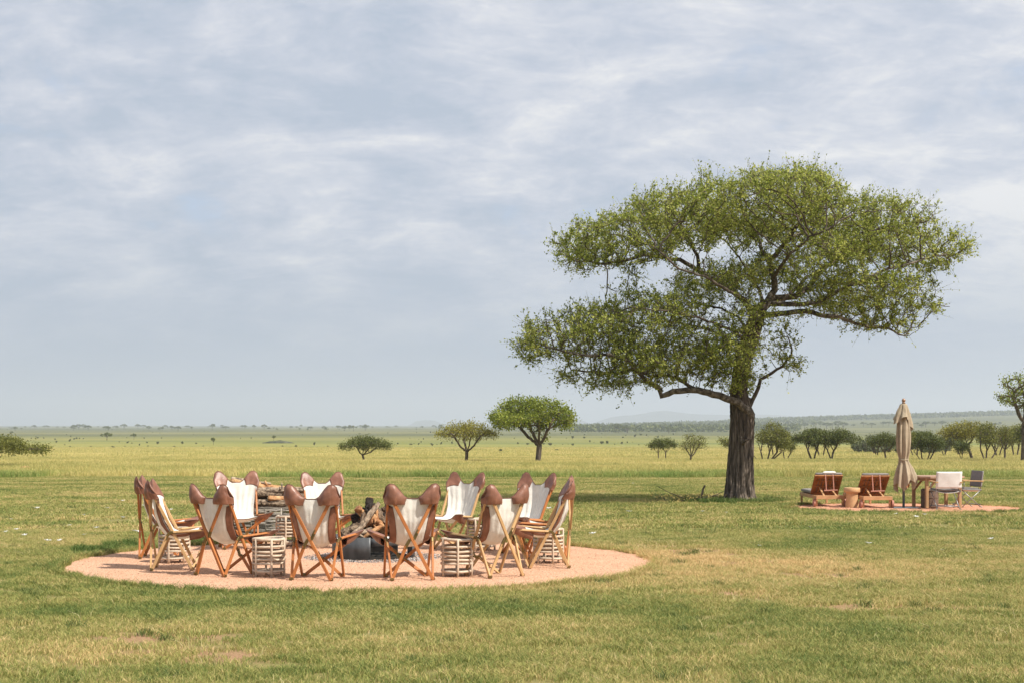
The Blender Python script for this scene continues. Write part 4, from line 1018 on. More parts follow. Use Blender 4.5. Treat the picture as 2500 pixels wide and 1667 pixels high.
# trunk: 64-sided furrowed column
cen = [(1226, 1808, 38), (1205, 1806, 35.5), (1180, 1806, 32.5), (1150, 1807, 31), (1110, 1809, 30), (1070, 1811, 29.5), (1035, 1812, 29), (1010, 1813, 28.5), (985, 1806, 22.5), (955, 1803, 20.5), (920, 1807, 20.5), (880, 1813, 21.5), (840, 1826, 21.5), (805, 1838, 21), (775, 1848, 20), (745, 1856, 19)]
vs = []; ns = 150; rows = 240; C_ = np.array(cen, float); tt = np.linspace(0, 1, len(C_))
for i in range(rows + 1):
    t = i / rows; py_ = np.interp(t, tt, C_[:, 0]); cx_ = np.interp(t, tt, C_[:, 1]); rw = np.interp(t, tt, C_[:, 2]) * SC
    p = np.array(pt(cx_, py_, TY)) - off
    if i == 0: p[2] = -.15
    flare = max(0, 1 - i / 24) ** 2
    for k in range(ns):
        a = 2 * math.pi * k / ns; ca, sa = math.cos(a), math.sin(a)
        # two grown-together stems: a valley on the front left and a hollow at the foot on the right
        va = ((a - R(238)) + math.pi) % (2 * math.pi) - math.pi; groove = -.20 * math.exp(-(va / .20) ** 2) * max(0, 1 - (i / 1.6) / 105)
        vb = ((a - R(304 - i * .10)) + math.pi) % (2 * math.pi) - math.pi; hollow = -.42 * math.exp(-(vb / .16) ** 2) * math.exp(-((i / 1.6 - 14) / 12) ** 2)
        nz = noise.noise(Vector((ca * 6.5, sa * 6.5, i * .022))) * .10 - abs(noise.noise(Vector((ca * 13, sa * 13, i * .045)))) * .13 - abs(noise.noise(Vector((ca * 26, sa * 26, i * .13)))) * .07 + .04 + noise.noise(Vector((ca * 2, sa * 2, i * .02))) * .10
        r = rw * (1 + groove + hollow + nz + flare * (.16 + .10 * math.sin(5 * a + 1)))
        vs.append((p[0] + r * ca, p[1] + r * sa * .92, p[2]))
fs = [(j * ns + k, j * ns + (k + 1) % ns, (j + 1) * ns + (k + 1) % ns, (j + 1) * ns + k) for j in range(rows) for k in range(ns)] + [tuple(rows * ns + k for k in range(ns))]
MB().add(vs, fs, True).build('trunk', M['bark'], bt)
st = MB(); st.tube([z6(1225, 1290) - off, z6(1228, 1240) - off, z6(1236, 1215) - off], [.07, .05, .035], 9); st.build('broken_stub', M['bark'], bt)
st = MB(); st.tube([z6(1195, 1410, -.25) - off, z6(1205, 1435, -.40) - off, z6(1215, 1418, -.46) - off, z6(1240, 1414, -.45) - off], [.05, .05, .035, .02], 8); st.tube([z6(1205, 1435, -.40) - off, z6(1196, 1400, -.44) - off], [.03, .01], 6); st.build('broken_stub', M['bark'], bt)
LIMBS = [  # (radius px start, end), points in the 1.96x zoom with depth offset in metres
 (21, 7, [(1240, 1300, -.15), (1180, 1235, -.40), (1060, 1196, -.7), (985, 1178, -.9), (900, 1182, -.9), (815, 1205, -.7), (800, 1165, -.7), (745, 1140, -.9), (700, 1090, -1.1), (655, 1040, -1.2), (560, 1010, -1.4), (450, 1015, -1.3), (330, 990, -1.1), (230, 960, -.8)]),
 (11, 5, [(985, 1178, -.9), (900, 1130, -.4), (850, 1108, 0), (760, 1115, .3), (690, 1080, .6), (600, 1100, .9), (480, 1090, 1.2), (350, 1080, 1.2)]),
 (12, 5, [(1225, 1275, .1), (1262, 1200, .2), (1290, 1130, .2), (1340, 1095, .2), (1395, 1065, .1), (1435, 1010, 0), (1432, 950, -.1), (1400, 900, -.2)]),
 (21, 9, [(1300, 790, 0), (1350, 745, .1), (1450, 735, .3), (1520, 685, .5), (1575, 610, .6), (1660, 540, .7), (1760, 480, .7), (1880, 420, .6), (2000, 380, .5)]),
 (15, 6, [(1340, 770, -.2), (1450, 770, -.5), (1560, 765, -.8), (1640, 720, -1.1), (1760, 660, -1.4), (1900, 600, -1.5), (2060, 560, -1.3), (2180, 530, -1.0)]),
 (16, 5, [(1290, 830, .0), (1380, 815, -.3), (1500, 805, -.6), (1600, 825, -.8), (1670, 835, -.8), (1740, 860, -.6), (1830, 880, -.4), (1900, 885, -.2), (1950, 915, 0), (2010, 925, .1)]),
 (20, 10, [(1310, 780, 0), (1355, 700, 0), (1345, 620, -.1), (1330, 560, -.2), (1390, 500, -.4), (1450, 420, -.7), (1500, 340, -.9), (1540, 250, -1.1)]),
 (13, 6, [(1340, 580, -.1), (1300, 520, .3), (1270, 440, .7), (1220, 350, 1.0), (1180, 260, 1.3)]),
 (13, 6, [(1385, 505, -.4), (1440, 450, .2), (1560, 400, .8), (1660, 340, 1.3), (1750, 270, 1.6)]),
 (17, 7, [(1270, 850, .1), (1230, 780, .2), (1150, 700, .5), (1060, 650, .6), (990, 610, .5), (900, 560, .3), (820, 545, .1), (730, 535, 0), (640, 560, -.1), (540, 580, -.2), (420, 560, -.2)]),
 (11, 5, [(1000, 615, .5), (985, 540, .4), (945, 460, .3), (900, 380, .2), (840, 300, .1), (780, 250, .1)]),
 (12, 5, [(1240, 790, -.3), (1200, 740, -1.0), (1120, 700, -1.7), (1020, 640, -2.1), (900, 600, -2.4), (760, 480, -2.6)]),
 (11, 5, [(1300, 780, .4), (1280, 700, 1.3), (1220, 600, 2.2), (1150, 500, 3.0), (1060, 420, 3.4)]),
 (11, 5, [(1400, 750, .5), (1500, 650, 1.6), (1640, 560, 2.5), (1780, 500, 3.0)]),
 (11, 5, [(1350, 640, -.5), (1420, 540, -1.6), (1520, 450, -2.5), (1640, 400, -3.1)]),
 (10, 4, [(1230, 960, -.2), (1160, 900, -.8), (1060, 860, -1.4), (940, 820, -1.9), (800, 800, -2.1), (640, 780, -2.0)]),
 (9, 4, [(1220, 1000, .2), (1130, 930, .9), (1000, 880, 1.6), (850, 850, 2.1), (700, 860, 2.3), (560, 850, 2.2)]),
 (8, 4, [(1230, 900, .1), (1180, 830, .3), (1100, 790, .3), (1000, 770, .2), (900, 760, .1)]),
]
P0 = []; par0 = []; rfix = {}
for (ra, rb, pts) in LIMBS:
    Q = np.array([z6(*p) for p in pts]); 
    if P0:
        D = np.linalg.norm(np.array(P0) - Q[0], axis=1); j = int(D.argmin())
    else: D = [9]; j = -1
    prev = j if D[min(j, len(D) - 1) if j >= 0 else 0] < .12 and j >= 0 else -1
    seg = 0
    for a, b_ in zip(Q[:-1], Q[1:]):
        m_ = max(2, int(np.linalg.norm(b_ - a) / .16))
        for k in range(m_):
            if seg == 0 and k == 0 and prev >= 0: continue
            t = k / m_; q_ = a * (1 - t) + b_ * t + (rng.normal(0, .012, 3) if (seg or k) else 0)
            f = (seg + t) / (len(Q) - 1); P0.append(q_); par0.append(prev); prev = len(P0) - 1; rfix[prev] = (ra * (1 - f) + rb * .6 * f) * SC * .46
        seg += 1
nfix = len(P0)
def E(zx, zy, rx, ry, dy, rz_, n): return in_ell(n, z6(zx, zy, dy), (rx / 1.96 * SC, rz_, ry / 1.96 * SC))
DN = 1.65
_E = E
def E(a, b, c, d, e, f, n): return _E(a, b + 26, c * .95, d * .84, e, f, int(n * DN))
attr = np.concatenate([
 E(640, 450, 360, 150, 0, 2.7, 620), E(450, 520, 170, 90, -.2, 1.6, 150), E(930, 330, 330, 150, 0, 3.4, 600), E(1340, 290, 380, 170, 0, 4.2, 900), E(1060, 170, 90, 70, 0, .8, 50), E(1400, 160, 260, 60, 0, 1.8, 140), E(1750, 400, 380, 180, 0, 3.6, 820),
 E(2060, 500, 230, 120, -.2, 2.0, 300), E(2080, 330, 90, 50, 0, .8, 45), E(1760, 690, 300, 120, -.3, 2.6, 420), E(2030, 760, 160, 80, .2, 1.4, 90), E(1960, 860, 120, 40, 0, 1.0, 40), E(1500, 560, 300, 130, 0, 3.8, 330), E(1080, 640, 230, 110, 0, 2.6, 260),
 E(430, 880, 310, 130, -.2, 2.3, 620), E(230, 950, 140, 100, -.2, 1.2, 150), E(760, 800, 330, 130, -.2, 2.4, 480), E(740, 1010, 330, 140, -.4, 2.0, 520), E(560, 1090, 280, 80, .2, 1.4, 180), E(1060, 960, 200, 200, -.5, 1.7, 420), E(1180, 1100, 110, 90, -.6, .7, 100), E(1190, 960, 110, 130, -1.2, .7, 150), E(1130, 1090, 110, 70, -1.0, .5, 80), E(1230, 800, 120, 90, -1.4, .7, 90), E(650, 1120, 240, 60, -.6, 1.0, 110), E(1600, 790, 170, 60, -.6, .9, 120), E(1840, 830, 170, 55, -.4, .9, 130), E(1370, 960, 110, 110, -.1, .9, 90), E(1280, 860, 120, 90, -.8, .7, 60), E(1450, 1040, 50, 50, 0, .5, 25)])
P, par = colonize(P0, par0, attr, .16, 1.4, .23, 70, .2, .05, 16000)
Rr_, ch = radii(P, par, .0075, 2.5)
for i, v in rfix.items(): Rr_[i] = max(Rr_[i] * .8, v)
for i in range(nfix, len(P)): Rr_[i] = min(Rr_[i], .045)
roots = [i for i in range(len(P)) if par[i] < 0]; cs = chains(par, ch, Rr_, roots); Pl = P - off
thick = [c for c in cs if len(c) > 1 and max(Rr_[i] for i in c[1:]) > .06]; thin = [c for c in cs if not (len(c) > 1 and max(Rr_[i] for i in c[1:]) > .06)]
M['limb_bark'] = mat('limb_bark', [(0, (.035, .028, .022)), (.45, (.13, .105, .08)), (1, (.34, .29, .235))], 9, 9, .95, 2.5, 22)
for c in thick: chain_mesh(Pl, Rr_, [c], lambda r: 12).build('limb', M['limb_bark'], bt)
tips = np.array([i for i in range(nfix, len(P)) if Rr_[i] < .016 and noise.noise(Vector(P[i] * 1.25)) + .35 * noise.noise(Vector(P[i] * 3.1)) > -.17])
S, Ee, v, L = twigs(Pl, tips, par, .10, .62, 5, .45)
TV, TF = twig_mesh(S, Ee, .0042)
bb = chain_mesh(Pl, Rr_, thin, lambda r: 6 if r > .02 else 4); base = len(bb.v)
bb.v += [tuple(q) for q in TV]; bb.f += [tuple(int(i) + base for i in f) for f in TF]; bb.smooth += [False] * len(TF)
tw = bb.build('twigs', M['twigwood'], bt); tw['kind'] = 'stuff'
k = 11; t_ = rng.random((len(S), k, 1)) * .9 + .12; C = (S[:, None, :] * (1 - t_) + Ee[:, None, :] * t_).reshape(-1, 3)
kp = rng.random(len(C)) < np.repeat(np.clip(rng.normal(.72, .3, len(S)), 0, 1), k); C = C[kp]; Dd = np.repeat(v, k, 0)[kp]
LV, LF = leaves(C, Dd, .060, .58, 1, .020, .9, .25)
me = npmesh('crown', LV, LF); link('crown', me, bt, M['leaf_big'])
print('big tree nodes', len(P), 'leaves', len(LF), 'thick', len(thick))

# --- mid-distance trees
def small_tree(name, px0, py0_, top, lx, rx, matl, label, group, kind='flat', stems=1, natt=260, lsize=.16, bot=None, dens=6, trunk_lean=0.0, tr=None, gap=0):
    py0 = py0_ + 3; x, y = place(px0, py0); s = y / FPX; H = (py0 - top - .02 * (py0 - top)) * s; z0 = gz(x, y)
    root = empty(name, (x, y, z0), 0, label, 'tree', group)
    W0, W1 = (lx - px0) * s, (rx - px0) * s; cx = (W0 + W1) / 2; rw = (W1 - W0) / 2
    bot = bot if bot is not None else py0 - (py0 - top) * .45; hb = (py0 - bot) * s
    r_ = rng
    ells = []
    if kind == 'flat':
        nL = 7
        for i in range(nL):
            a = i / (nL - 1) * 2 - 1; ex = cx + a * rw * .72; top_i = H - (abs(a) ** 2) * (H - hb) * .42; hh = (top_i - hb) * .30
            ells.append(((ex, r_.normal(0, rw * .25), top_i - hh * 1.1), (rw * .36, rw * .5, hh)))
        ells.append(((cx, 0, hb + (H - hb) * .45), (rw * .8, rw * .7, (H - hb) * .26)))
    elif kind == 'round':
        for i in range(9):
            a = r_.uniform(-1, 1); e = r_.uniform(.15, .85); ells.append(((cx + a * rw * .62 * (1 - .3 * e), r_.normal(0, rw * .3), hb + (H - hb) * e * .86 + (H - hb) * .05), (rw * .40, rw * .45, (H - hb) * .20)))
    elif kind == 'umbrella':
        for i in range(9):
            a = i / 8 * 2 - 1; top_i = H - (a ** 4) * (H - hb) * .35; ells.append(((cx + a * rw * .80, r_.normal(0, rw * .2), top_i - (H - hb) * .24), (rw * .24, rw * .45, (H - hb) * .27)))
            ells.append(((cx + a * rw * .7, r_.normal(0, rw * .25), hb + (H - hb) * .38), (rw * .26, rw * .45, (H - hb) * .22)))
    per = natt // len(ells); A = np.concatenate([in_ell(per, c, q, .2) for c, q in ells])
    P0 = []; par0 = []; st = max(.12, H / 22)
    fork = hb * (tr or .75)
    for k in range(stems):
        bx = 0 if stems == 1 else (k - (stems - 1) / 2) * rw * .14 + r_.normal(0, .08); tx_ = bx + trunk_lean * fork + (0 if stems == 1 else (k - (stems - 1) / 2) * rw * .22 + r_.normal(0, .1)); prev = -1
        m_ = max(3, int(fork / st))
        for j in range(m_ + 1):
            t = j / m_; P0.append((bx + (tx_ - bx) * t + .03 * H / 6 * math.sin(r_.uniform(3, 6) * 0 + (3 + k % 3) * t + k * 2), r_.normal(0, .02) + (k % 2) * .3 * (stems > 1), fork * t - .1 * (j == 0))); par0.append(prev); prev = len(P0) - 1
        # forked limbs towards the crown
        nl = 4 if stems == 1 else 2; b0 = np.array(P0[-1]); i0 = len(P0) - 1
        for q in range(nl):
            a = (q + .5) / nl * 2 - 1; e = np.array([cx + a * rw * .55 if stems == 1 else tx_ + a * rw * .25, r_.normal(0, rw * .25), hb + (H - hb) * (.42 - .12 * abs(a))]); prev = i0; m2 = max(3, int(np.linalg.norm(e - b0) / st))
            for j in range(1, m2 + 1):
                t = j / m2; pp = b0 * (1 - t) + e * t; pp[2] += (H * .05) * math.sin(t * 3.14) * (-1 if kind != 'umbrella' else -.6) + r_.normal(0, st * .12); pp[0] += r_.normal(0, st * .12); P0.append(tuple(pp)); par0.append(prev); prev = len(P0) - 1
    P, par = colonize(P0, par0, A, st, H * .5, st * 1.5, 40, .2, .04, 2500)
    R_, ch = radii(P, par, .012 * H / 6, 2.3)
    tr0 = max(R_[:1]); 
    sc = (.064 * H / tr0) if stems == 1 else (.042 * H / tr0)
    sc = min(sc, 2.4); R_ = R_ * sc; R_ = np.maximum(R_, .010 * H / 6)
    cs = chains(par, ch, R_, [i for i in range(len(P)) if par[i] < 0])
    main = cs[:0]; tk = [c for c in cs if par[c[0]] < 0]; rest = [c for c in cs if par[c[0]] >= 0]
    if stems == 1: chain_mesh(P, R_, tk, lambda r: 10).build('trunk', M['bark'], root)
    else:
        for c in tk: chain_mesh(P, R_, [c], lambda r: 8).build('trunk', M['bark'], root)
    chain_mesh(P, R_, rest, lambda r: 7 if r > .06 else 4).build('branches', M['bark'] if y < 60 else M['twigwood'], root)
    ends = np.array([i for i in range(len(P0), len(P)) if len(ch[i]) <= 1 and R_[i] < .035 * H / 6 * 1.5]); ends = ends if len(ends) else np.arange(len(P0), len(P))
    if gap: ends = ends[rng.random(len(ends)) > gap]
    d = P[ends] - P[par[ends]]; lsize *= .78; V, F = leaves(P[ends], d / (np.linalg.norm(d, axis=1)[:, None] + 1e-9), lsize, .6, int(dens * 1.9), lsize * 1.4, .3, .3)
    link('crown', npmesh('crown', V, F), root, M[matl]); return root
ST = 'acacias scattered beyond the mown lawn'
def sized(m): return m
small_tree('acacia_tree', 890, 1126, 1062, 834, 956, 'leaf_dark', 'small dark flat-topped acacia leaning left of centre, above the fire logs', ST, 'flat', 1, 420, .15, 1103, 11, -.25)
small_tree('acacia_tree', 1138, 1128, 1023, 1065, 1217, 'leaf_yellow', 'yellow-green umbrella acacia immediately left of the dense bright green tree', ST, 'flat', 1, 520, .17, 1082, 9, .05, .6, .1)
small_tree('sausage_tree', 1312, 1128, 969, 1196, 1407, 'leaf_green', 'dense bright green tree with a thick forked trunk and hanging stalks', ST, 'umbrella', 1, 1000, .22, 1058, 20, .1, .62)
small_tree('acacia_tree', 1607, 1122, 1069, 1580, 1630, 'leaf_dark', 'small dark acacia, leftmost of the pair left of the big trunk', ST, 'flat', 1, 260, .14, 1098, 12)
small_tree('acacia_tree', 1625, 1121, 1068, 1604, 1652, 'leaf_dark', 'small dark acacia, right one of the pair left of the big trunk', ST, 'flat', 1, 260, .14, 1096, 12)
small_tree('acacia_tree', 1685, 1126, 1046, 1648, 1733, 'leaf_olive', 'loose see-through young acacia just left of the big trunk', ST, 'round', 1, 420, .13, 1098, 6, .1, .5, .15)
small_tree('acacia_tree', 1792, 1121, 1054, 1745, 1835, 'leaf_olive', 'rounded acacia mostly hidden behind the big trunk', ST, 'round', 1, 360, .16, 1090, 9)
small_tree('bushy_acacia', 1865, 1124, 1025, 1828, 1932, 'leaf_olive', 'tall rounded bushy acacia with many thin stems right behind the big trunk', ST, 'round', 6, 900, .17, 1092, 11, 0, .7)
small_tree('acacia_tree', 1918, 1122, 1064, 1892, 1952, 'leaf_olive', 'small thin-stemmed acacia between the bushy one and the dark flat-topped pair', ST, 'round', 2, 300, .15, 1098, 9)
small_tree('acacia_tree', 1984, 1123, 1044, 1932, 2040, 'leaf_dark', 'dark flat-topped acacia behind the left sun lounger, touching its right neighbour', ST, 'flat', 2, 620, .16, 1090, 13)
small_tree('acacia_tree', 2030, 1123, 1042, 1998, 2096, 'leaf_dark', 'dark spreading acacia behind the gap left of the parasol', ST, 'flat', 2, 600, .16, 1090, 13)
small_tree('acacia_tree', 2163, 1121, 1054, 2120, 2205, 'leaf_dark', 'dark green acacia just left of the closed parasol', ST, 'flat', 1, 420, .16, 1094, 12, -.15)
small_tree('acacia_tree', 2217, 1123, 1050, 2190, 2262, 'leaf_olive', 'acacia just right of the closed parasol', ST, 'round', 1, 380, .16, 1090, 12)
small_tree('acacia_tree', 2260, 1124, 1052, 2222, 2312, 'leaf_dark', 'dark many-stemmed acacia right of the parasol', ST, 'round', 4, 620, .16, 1092, 13)
small_tree('acacia_tree', 2349, 1123, 1074, 2322, 2372, 'leaf_dark', 'low dark acacia under the leaning one, behind the white director chair', ST, 'round', 2, 320, .15, 1102, 11)
small_tree('acacia_tree', 2375, 1122, 1024, 2292, 2412, 'leaf_yellow', 'yellow-tinged acacia leaning left on a slanting trunk', ST, 'flat', 1, 700, .17, 1080, 10, -.35, .9)
small_tree('acacia_tree', 2412, 1123, 1026, 2368, 2468, 'leaf_olive', 'broad olive acacia on twin trunks near the right edge', ST, 'round', 3, 700, .17, 1088, 11)
small_tree('acacia_tree', 2453, 1121, 1034, 2425, 2492, 'leaf_olive', 'slim olive acacia second from the right edge of the grove', ST, 'round', 1, 420, .16, 1088, 11)
small_tree('acacia_tree', 2530, 1124, 1018, 2446, 2600, 'leaf_dark', 'dark acacia filling the gap behind the tall tree at the right edge', ST, 'round', 3, 700, .18, 1088, 12)
small_tree('acacia_tree', 2499, 1128, 893, 2402, 2640, 'leaf_green', 'tall open-crowned acacia cut off by the right edge of the view', ST, 'round', 1, 1500, .20, 1000, 11, .03, .75, .08)
small_tree('acacia_tree', -45, 1140, 1060, -150, 100, 'leaf_olive', 'low spreading acacia cut off by the left edge of the view', ST, 'flat', 2, 900, .15, 1118, 10)
BT = 'acacias standing behind the grove'
for (a, b_, c_, d_, e_, m_, lb) in [(1892, 1110, 1050, 1850, 1935, 'leaf_olive', 'olive acacia behind the bushy one, filling the gap to the dark pair'), (2006, 1111, 1048, 1960, 2062, 'leaf_dark', 'dark acacia behind and between the two flat-topped ones'),
        (2236, 1111, 1053, 2185, 2285, 'leaf_dark', 'dark acacia behind the two trees right of the parasol'), (2305, 1110, 1058, 2268, 2350, 'leaf_grey', 'greyish acacia behind the gap left of the leaning tree'), (2345, 1110, 1040, 2300, 2395, 'leaf_olive', 'olive acacia behind the leaning yellow-tinged tree'),
        (2436, 1111, 1038, 2380, 2480, 'leaf_olive', 'wide olive acacia behind the twin-trunked one near the right edge'), (2480, 1110, 1030, 2440, 2540, 'leaf_yellow', 'yellowish acacia behind the trunk of the tall tree at right'), (2140, 1111, 1062, 2105, 2180, 'leaf_grey', 'greyish low acacia behind the one left of the parasol')]:
    small_tree('acacia_tree', a, b_, c_, d_, e_, m_, lb, BT, 'round', 2, 520, .22, b_ - 26, 12)
# hanging stalks of the bright green tree
stree = [o for o in COL.objects if o.name.startswith('sausage_tree')][0]
b = MB(); rs = random.Random(21); s_ = stree.location.y / FPX
for i in range(34):
    px_ = rs.choice([rs.uniform(1385, 1403), rs.uniform(1360, 1392), rs.uniform(1212, 1222), rs.uniform(1370, 1400)]); top = rs.uniform(1000, 1018); ln = rs.uniform(12, 34); yy = rs.uniform(-1.2, 1.2)
    x0 = (px_ - 1312) * s_; z0 = (1128 - top) * s_; b.tube([(x0, yy, z0), (x0 + .03, yy, z0 - ln * s_ * .6), (x0, yy, z0 - ln * s_)], [.012, .016, .035], 4)
b.build('hanging_stalks', M['leaf_olive'], stree)

# ------------------------------------------------------------------ far trees and shrubs of the plain
def far_proto(kind, seed):
    """trunk and crown about 1 m high, origin at the foot"""
    global rng
    keep_ = rng; rng = np.random.default_rng(seed); root = empty('far_acacia' if kind != 'shrub' else 'shrub', (0, 0, -50))
    if kind == 'shrub':
        C = np.concatenate([in_ell(60, (rng.uniform(-.35, .35), rng.uniform(-.3, .3), rng.uniform(.25, .6)), (.28, .28, .25), .2) for _ in range(5)]); V, F = leaves(C, np.zeros_like(C) + [0, 0, 1], .17, .6, 1, .02)
        b = MB()
        for k in range(4): b.tube([(0, 0, -.05), (rng.uniform(-.3, .3), rng.uniform(-.2, .2), .6)], [.04, .02], 4)
        b.build('stems', M['twigwood'], root)
    else:
        nb = 7; C = []
        for i in range(nb):
            a = i / (nb - 1) * 2 - 1; C.append(in_ell(75, (a * .55 + rng.normal(0, .05), rng.normal(0, .22), .80 - .18 * a * a + rng.normal(0, .05)), (.24, .3, .13), .2))
        C = np.concatenate(C); V, F = leaves(C, np.zeros_like(C) + [0, 0, .5], .11, .7, 1, .02)
        b = MB(); b.tube([(0, 0, -.06), (.02, 0, .25), (.0, 0, .42)], [.05, .035, .03], 5)
        for i in range(6):
            a = i / 5 * 2 - 1; b.tube([(0, 0, .38), (a * .28, rng.normal(0, .08), .55), (a * .5, rng.normal(0, .12), .74)], [.026, .018, .008], 4)
        b.build('trunk', M['twigwood'], root)
    link('crown', npmesh('crown', V, F), root, M['leaf_grey'] if kind == 'shrub' else M['leaf_dark']); rng = keep_; return root
FP_ = [far_proto('acacia', 100 + i) for i in range(4)]; FS_ = [far_proto('shrub', 200 + i) for i in range(4)]; used = set()
def put(protos, x, y, w_, h_, lab, grp, cat, name=None):
    p = random.choice(protos)
    if p.name not in used: used.add(p.name); o = p
    else: o = copy_tree(p)
    o.location = (x, y, gz(x, y)); o.scale = (w_, w_, h_); o.rotation_euler = (0, 0, random.uniform(0, 6.28)); tag(o, lab, cat, grp); return o
NF = 'single acacias far out on the plain'
for (px_, py_, w_, h_, lab) in [(261, 1074, 27, 19, 'lone dark acacia with a clear trunk on the plain above the far left chair'), (327, 1072, 16, 15, 'small lone acacia on the plain to the right of the larger dark one'),
        (521, 1085, 16, 18, 'lone little acacia on the plain above the chair facing us at left'), (28, 1060, 12, 8, 'tiny acacia just below the horizon at the left edge'), (668, 1075, 14, 13, 'scraggy tree just left of the dark mound'), (36, 1043, 10, 6, 'dark tree on the horizon near the left edge')]:
    x, y = place(px_, py_); s = y / FPX; put(FP_, x, y, w_ * s * .62, h_ * s * 1.02, lab, NF, 'tree')
SH = 'shrubs dotted over the plain'; SL = 'small grey-green shrub standing in the grass of the open plain'
shr = [(76, 1071, 4, 4), (92, 1070, 6, 5), (107, 1070, 5, 4), (134, 1073, 7, 4), (138, 1080, 8, 6), (170, 1077, 8, 7), (173, 1066, 5, 4), (181, 1072, 9, 4), (187, 1071, 7, 5), (194, 1071, 4, 4), (203, 1071, 5, 3), (68, 1083, 4, 3), (158, 1086, 4, 3), (171, 1092, 5, 5), (187, 1098, 5, 2), (222, 1090, 7, 3), (277, 1093, 11, 6), (291, 1079, 4, 3), (311, 1081, 9, 5), (305, 1090, 5, 3), (322, 1082, 4, 3), (341, 1087, 6, 5), (352, 1070, 5, 4), (359, 1081, 7, 4), (361, 1089, 5, 3), (385, 1084, 8, 8), (394, 1070, 4, 4), (425, 1091, 8, 4), (445, 1083, 10, 7), (479, 1083, 6, 4), (496, 1089, 5, 3), (613, 1070, 4, 4), (689, 1091, 7, 5), (723, 1091, 8, 6), (768, 1086, 9, 8), (800, 1090, 4, 4), (971, 1084, 5, 5), (1003, 1086, 8, 5), (1022, 1085, 6, 6), (1028, 1080, 4, 5), (1055, 1087, 10, 7), (1067, 1085, 5, 2), (1077, 1084, 7, 7), (1103, 1083, 7, 7), (1051, 1056, 5, 4), (1017, 1048, 4, 3),
       (1222, 1103, 11, 9), (1264, 1083, 9, 5), (1288, 1085, 10, 5), (1328, 1084, 8, 4), (1343, 1087, 13, 8), (1360, 1101, 13, 6), (1374, 1085, 3, 3), (1387, 1084, 4, 2), (1398, 1071, 8, 9), (1399, 1087, 9, 6), (1426, 1070, 7, 6), (1427, 1062, 5, 4), (1392, 1058, 4, 3), (1440, 1079, 6, 6), (1450, 1080, 3, 2), (1469, 1083, 12, 8), (1482, 1083, 11, 9), (1501, 1085, 4, 3), (1519, 1083, 10, 6), (1531, 1081, 5, 5), (1550, 1066, 9, 8), (1564, 1062, 8, 5), (1579, 1063, 5, 5), (1521, 1069, 6, 5), (1528, 1063, 4, 3), (1560, 1086, 5, 3), (1606, 1068, 8, 6), (1617, 1065, 4, 4), (1644, 1061, 5, 5), (1469, 1058, 3, 3), (1735, 1054, 5, 4), (1513, 1114, 14, 3), (1330, 1121, 8, 4), (1124, 1113, 8, 3), (1075, 1113, 6, 4), (150, 1128, 15, 8), (413, 1146, 14, 9), (768, 1145, 22, 7), (880, 1143, 16, 7), (910, 1142, 22, 10), (1220, 1140, 14, 7)]
OWN = {(1222, 1103): 'rounded shrub between the yellow-green umbrella acacia and the bright green tree', (1513, 1114): 'low flat shrub in the yellow grass left of the dark acacia pair', (150, 1128): 'leafy shrub in the tall grass above the bare reddish earth at left',
 (413, 1146): 'shrub at the lawn edge between the far left chairs and the chair facing us', (768, 1145): 'low wide shrub at the lawn edge above the second chair facing us', (880, 1143): 'left one of two low shrubs at the lawn edge above the burning logs',
 (910, 1142): 'right and larger of two low shrubs at the lawn edge above the burning logs', (1220, 1140): 'low shrub at the lawn edge below the bright green tree, behind the chairs', (1360, 1101): 'wide low shrub just right of the bright green tree trunk', (1469, 1083): 'twin-topped shrub on the plain right of the bright green tree, left one',
 (1482, 1083): 'twin-topped shrub on the plain right of the bright green tree, right one', (277, 1093): 'widest dark shrub in the grass below the lone acacia at left', (445, 1083): 'dark shrub left of the lone little acacia at left of centre'}
for (px_, py_, w_, h_) in shr:
    x, y = place(px_, py_); s = y / FPX; put(FS_, x, y, w_ * s * .75, h_ * s * 1.15, OWN.get((px_, py_), SL), SH, 'shrub')
for i in range(46):
    px_ = random.uniform(0, 1640); py_ = 1048 + 42 * random.random() ** 1.2; x, y = place(px_, py_); s = y / FPX; put(FS_, x, y, random.uniform(2, 4.5) * s * .7, random.uniform(1.5, 3.5) * s, SL, SH, 'shrub')
HZ = 'acacias strung along the horizon'; HL = 'tiny dark acacia on the horizon line of the plain'
for i in range(120):
    px_ = random.uniform(-20, 1180) if i < 95 else random.gauss(random.choice([190, 280, 420, 800, 960, 1080]), 14); y = random.uniform(2300, 4600); x = (px_ - 1250) / FPX * y; h_ = random.uniform(3.0, 8.5) if i % 4 else random.uniform(8, 12); put(FP_, x, y, h_ * random.uniform(.6, 1.0), h_, HL, HZ, 'tree')
# nearer individual trees on the rising ground at right
RG = 'dark acacias in front of the rising ground at right'; RL = 'dark acacia at the foot of the rising ground beyond the grove'
for (px_, w_) in [(1909, 14), (1922, 18), (1940, 14), (1955, 20), (1964, 22), (1992, 26), (2003, 22), (2018, 26), (2032, 24), (2046, 28), (2060, 26), (2084, 10), (2108, 18), (2128, 20), (2156, 20), (2170, 18), (2215, 20), (2225, 14), (2239, 16), (2282, 20), (2300, 24), (2312, 12), (2366, 16), (2382, 20), (2394, 14), (2430, 18), (2443, 14), (2260, 26), (2250, 18)]:
    y = random.uniform(2500, 2900); x = (px_ - 1250) / FPX * y; s = y / FPX; h_ = w_ * s * random.uniform(.42, .6) + 1; put(FP_, x, y, w_ * s * .62, h_, RL, RG, 'tree')
for i in range(75):
    px_ = random.uniform(1400, 1900); y = random.uniform(1700, 3300); x = (px_ - 1250) / FPX * y; h_ = random.uniform(6, 12); put(FP_, x, y, h_ * random.uniform(.7, 1.2), h_, RL.replace('beyond the grove', 'left of the grove'), RG, 'tree')
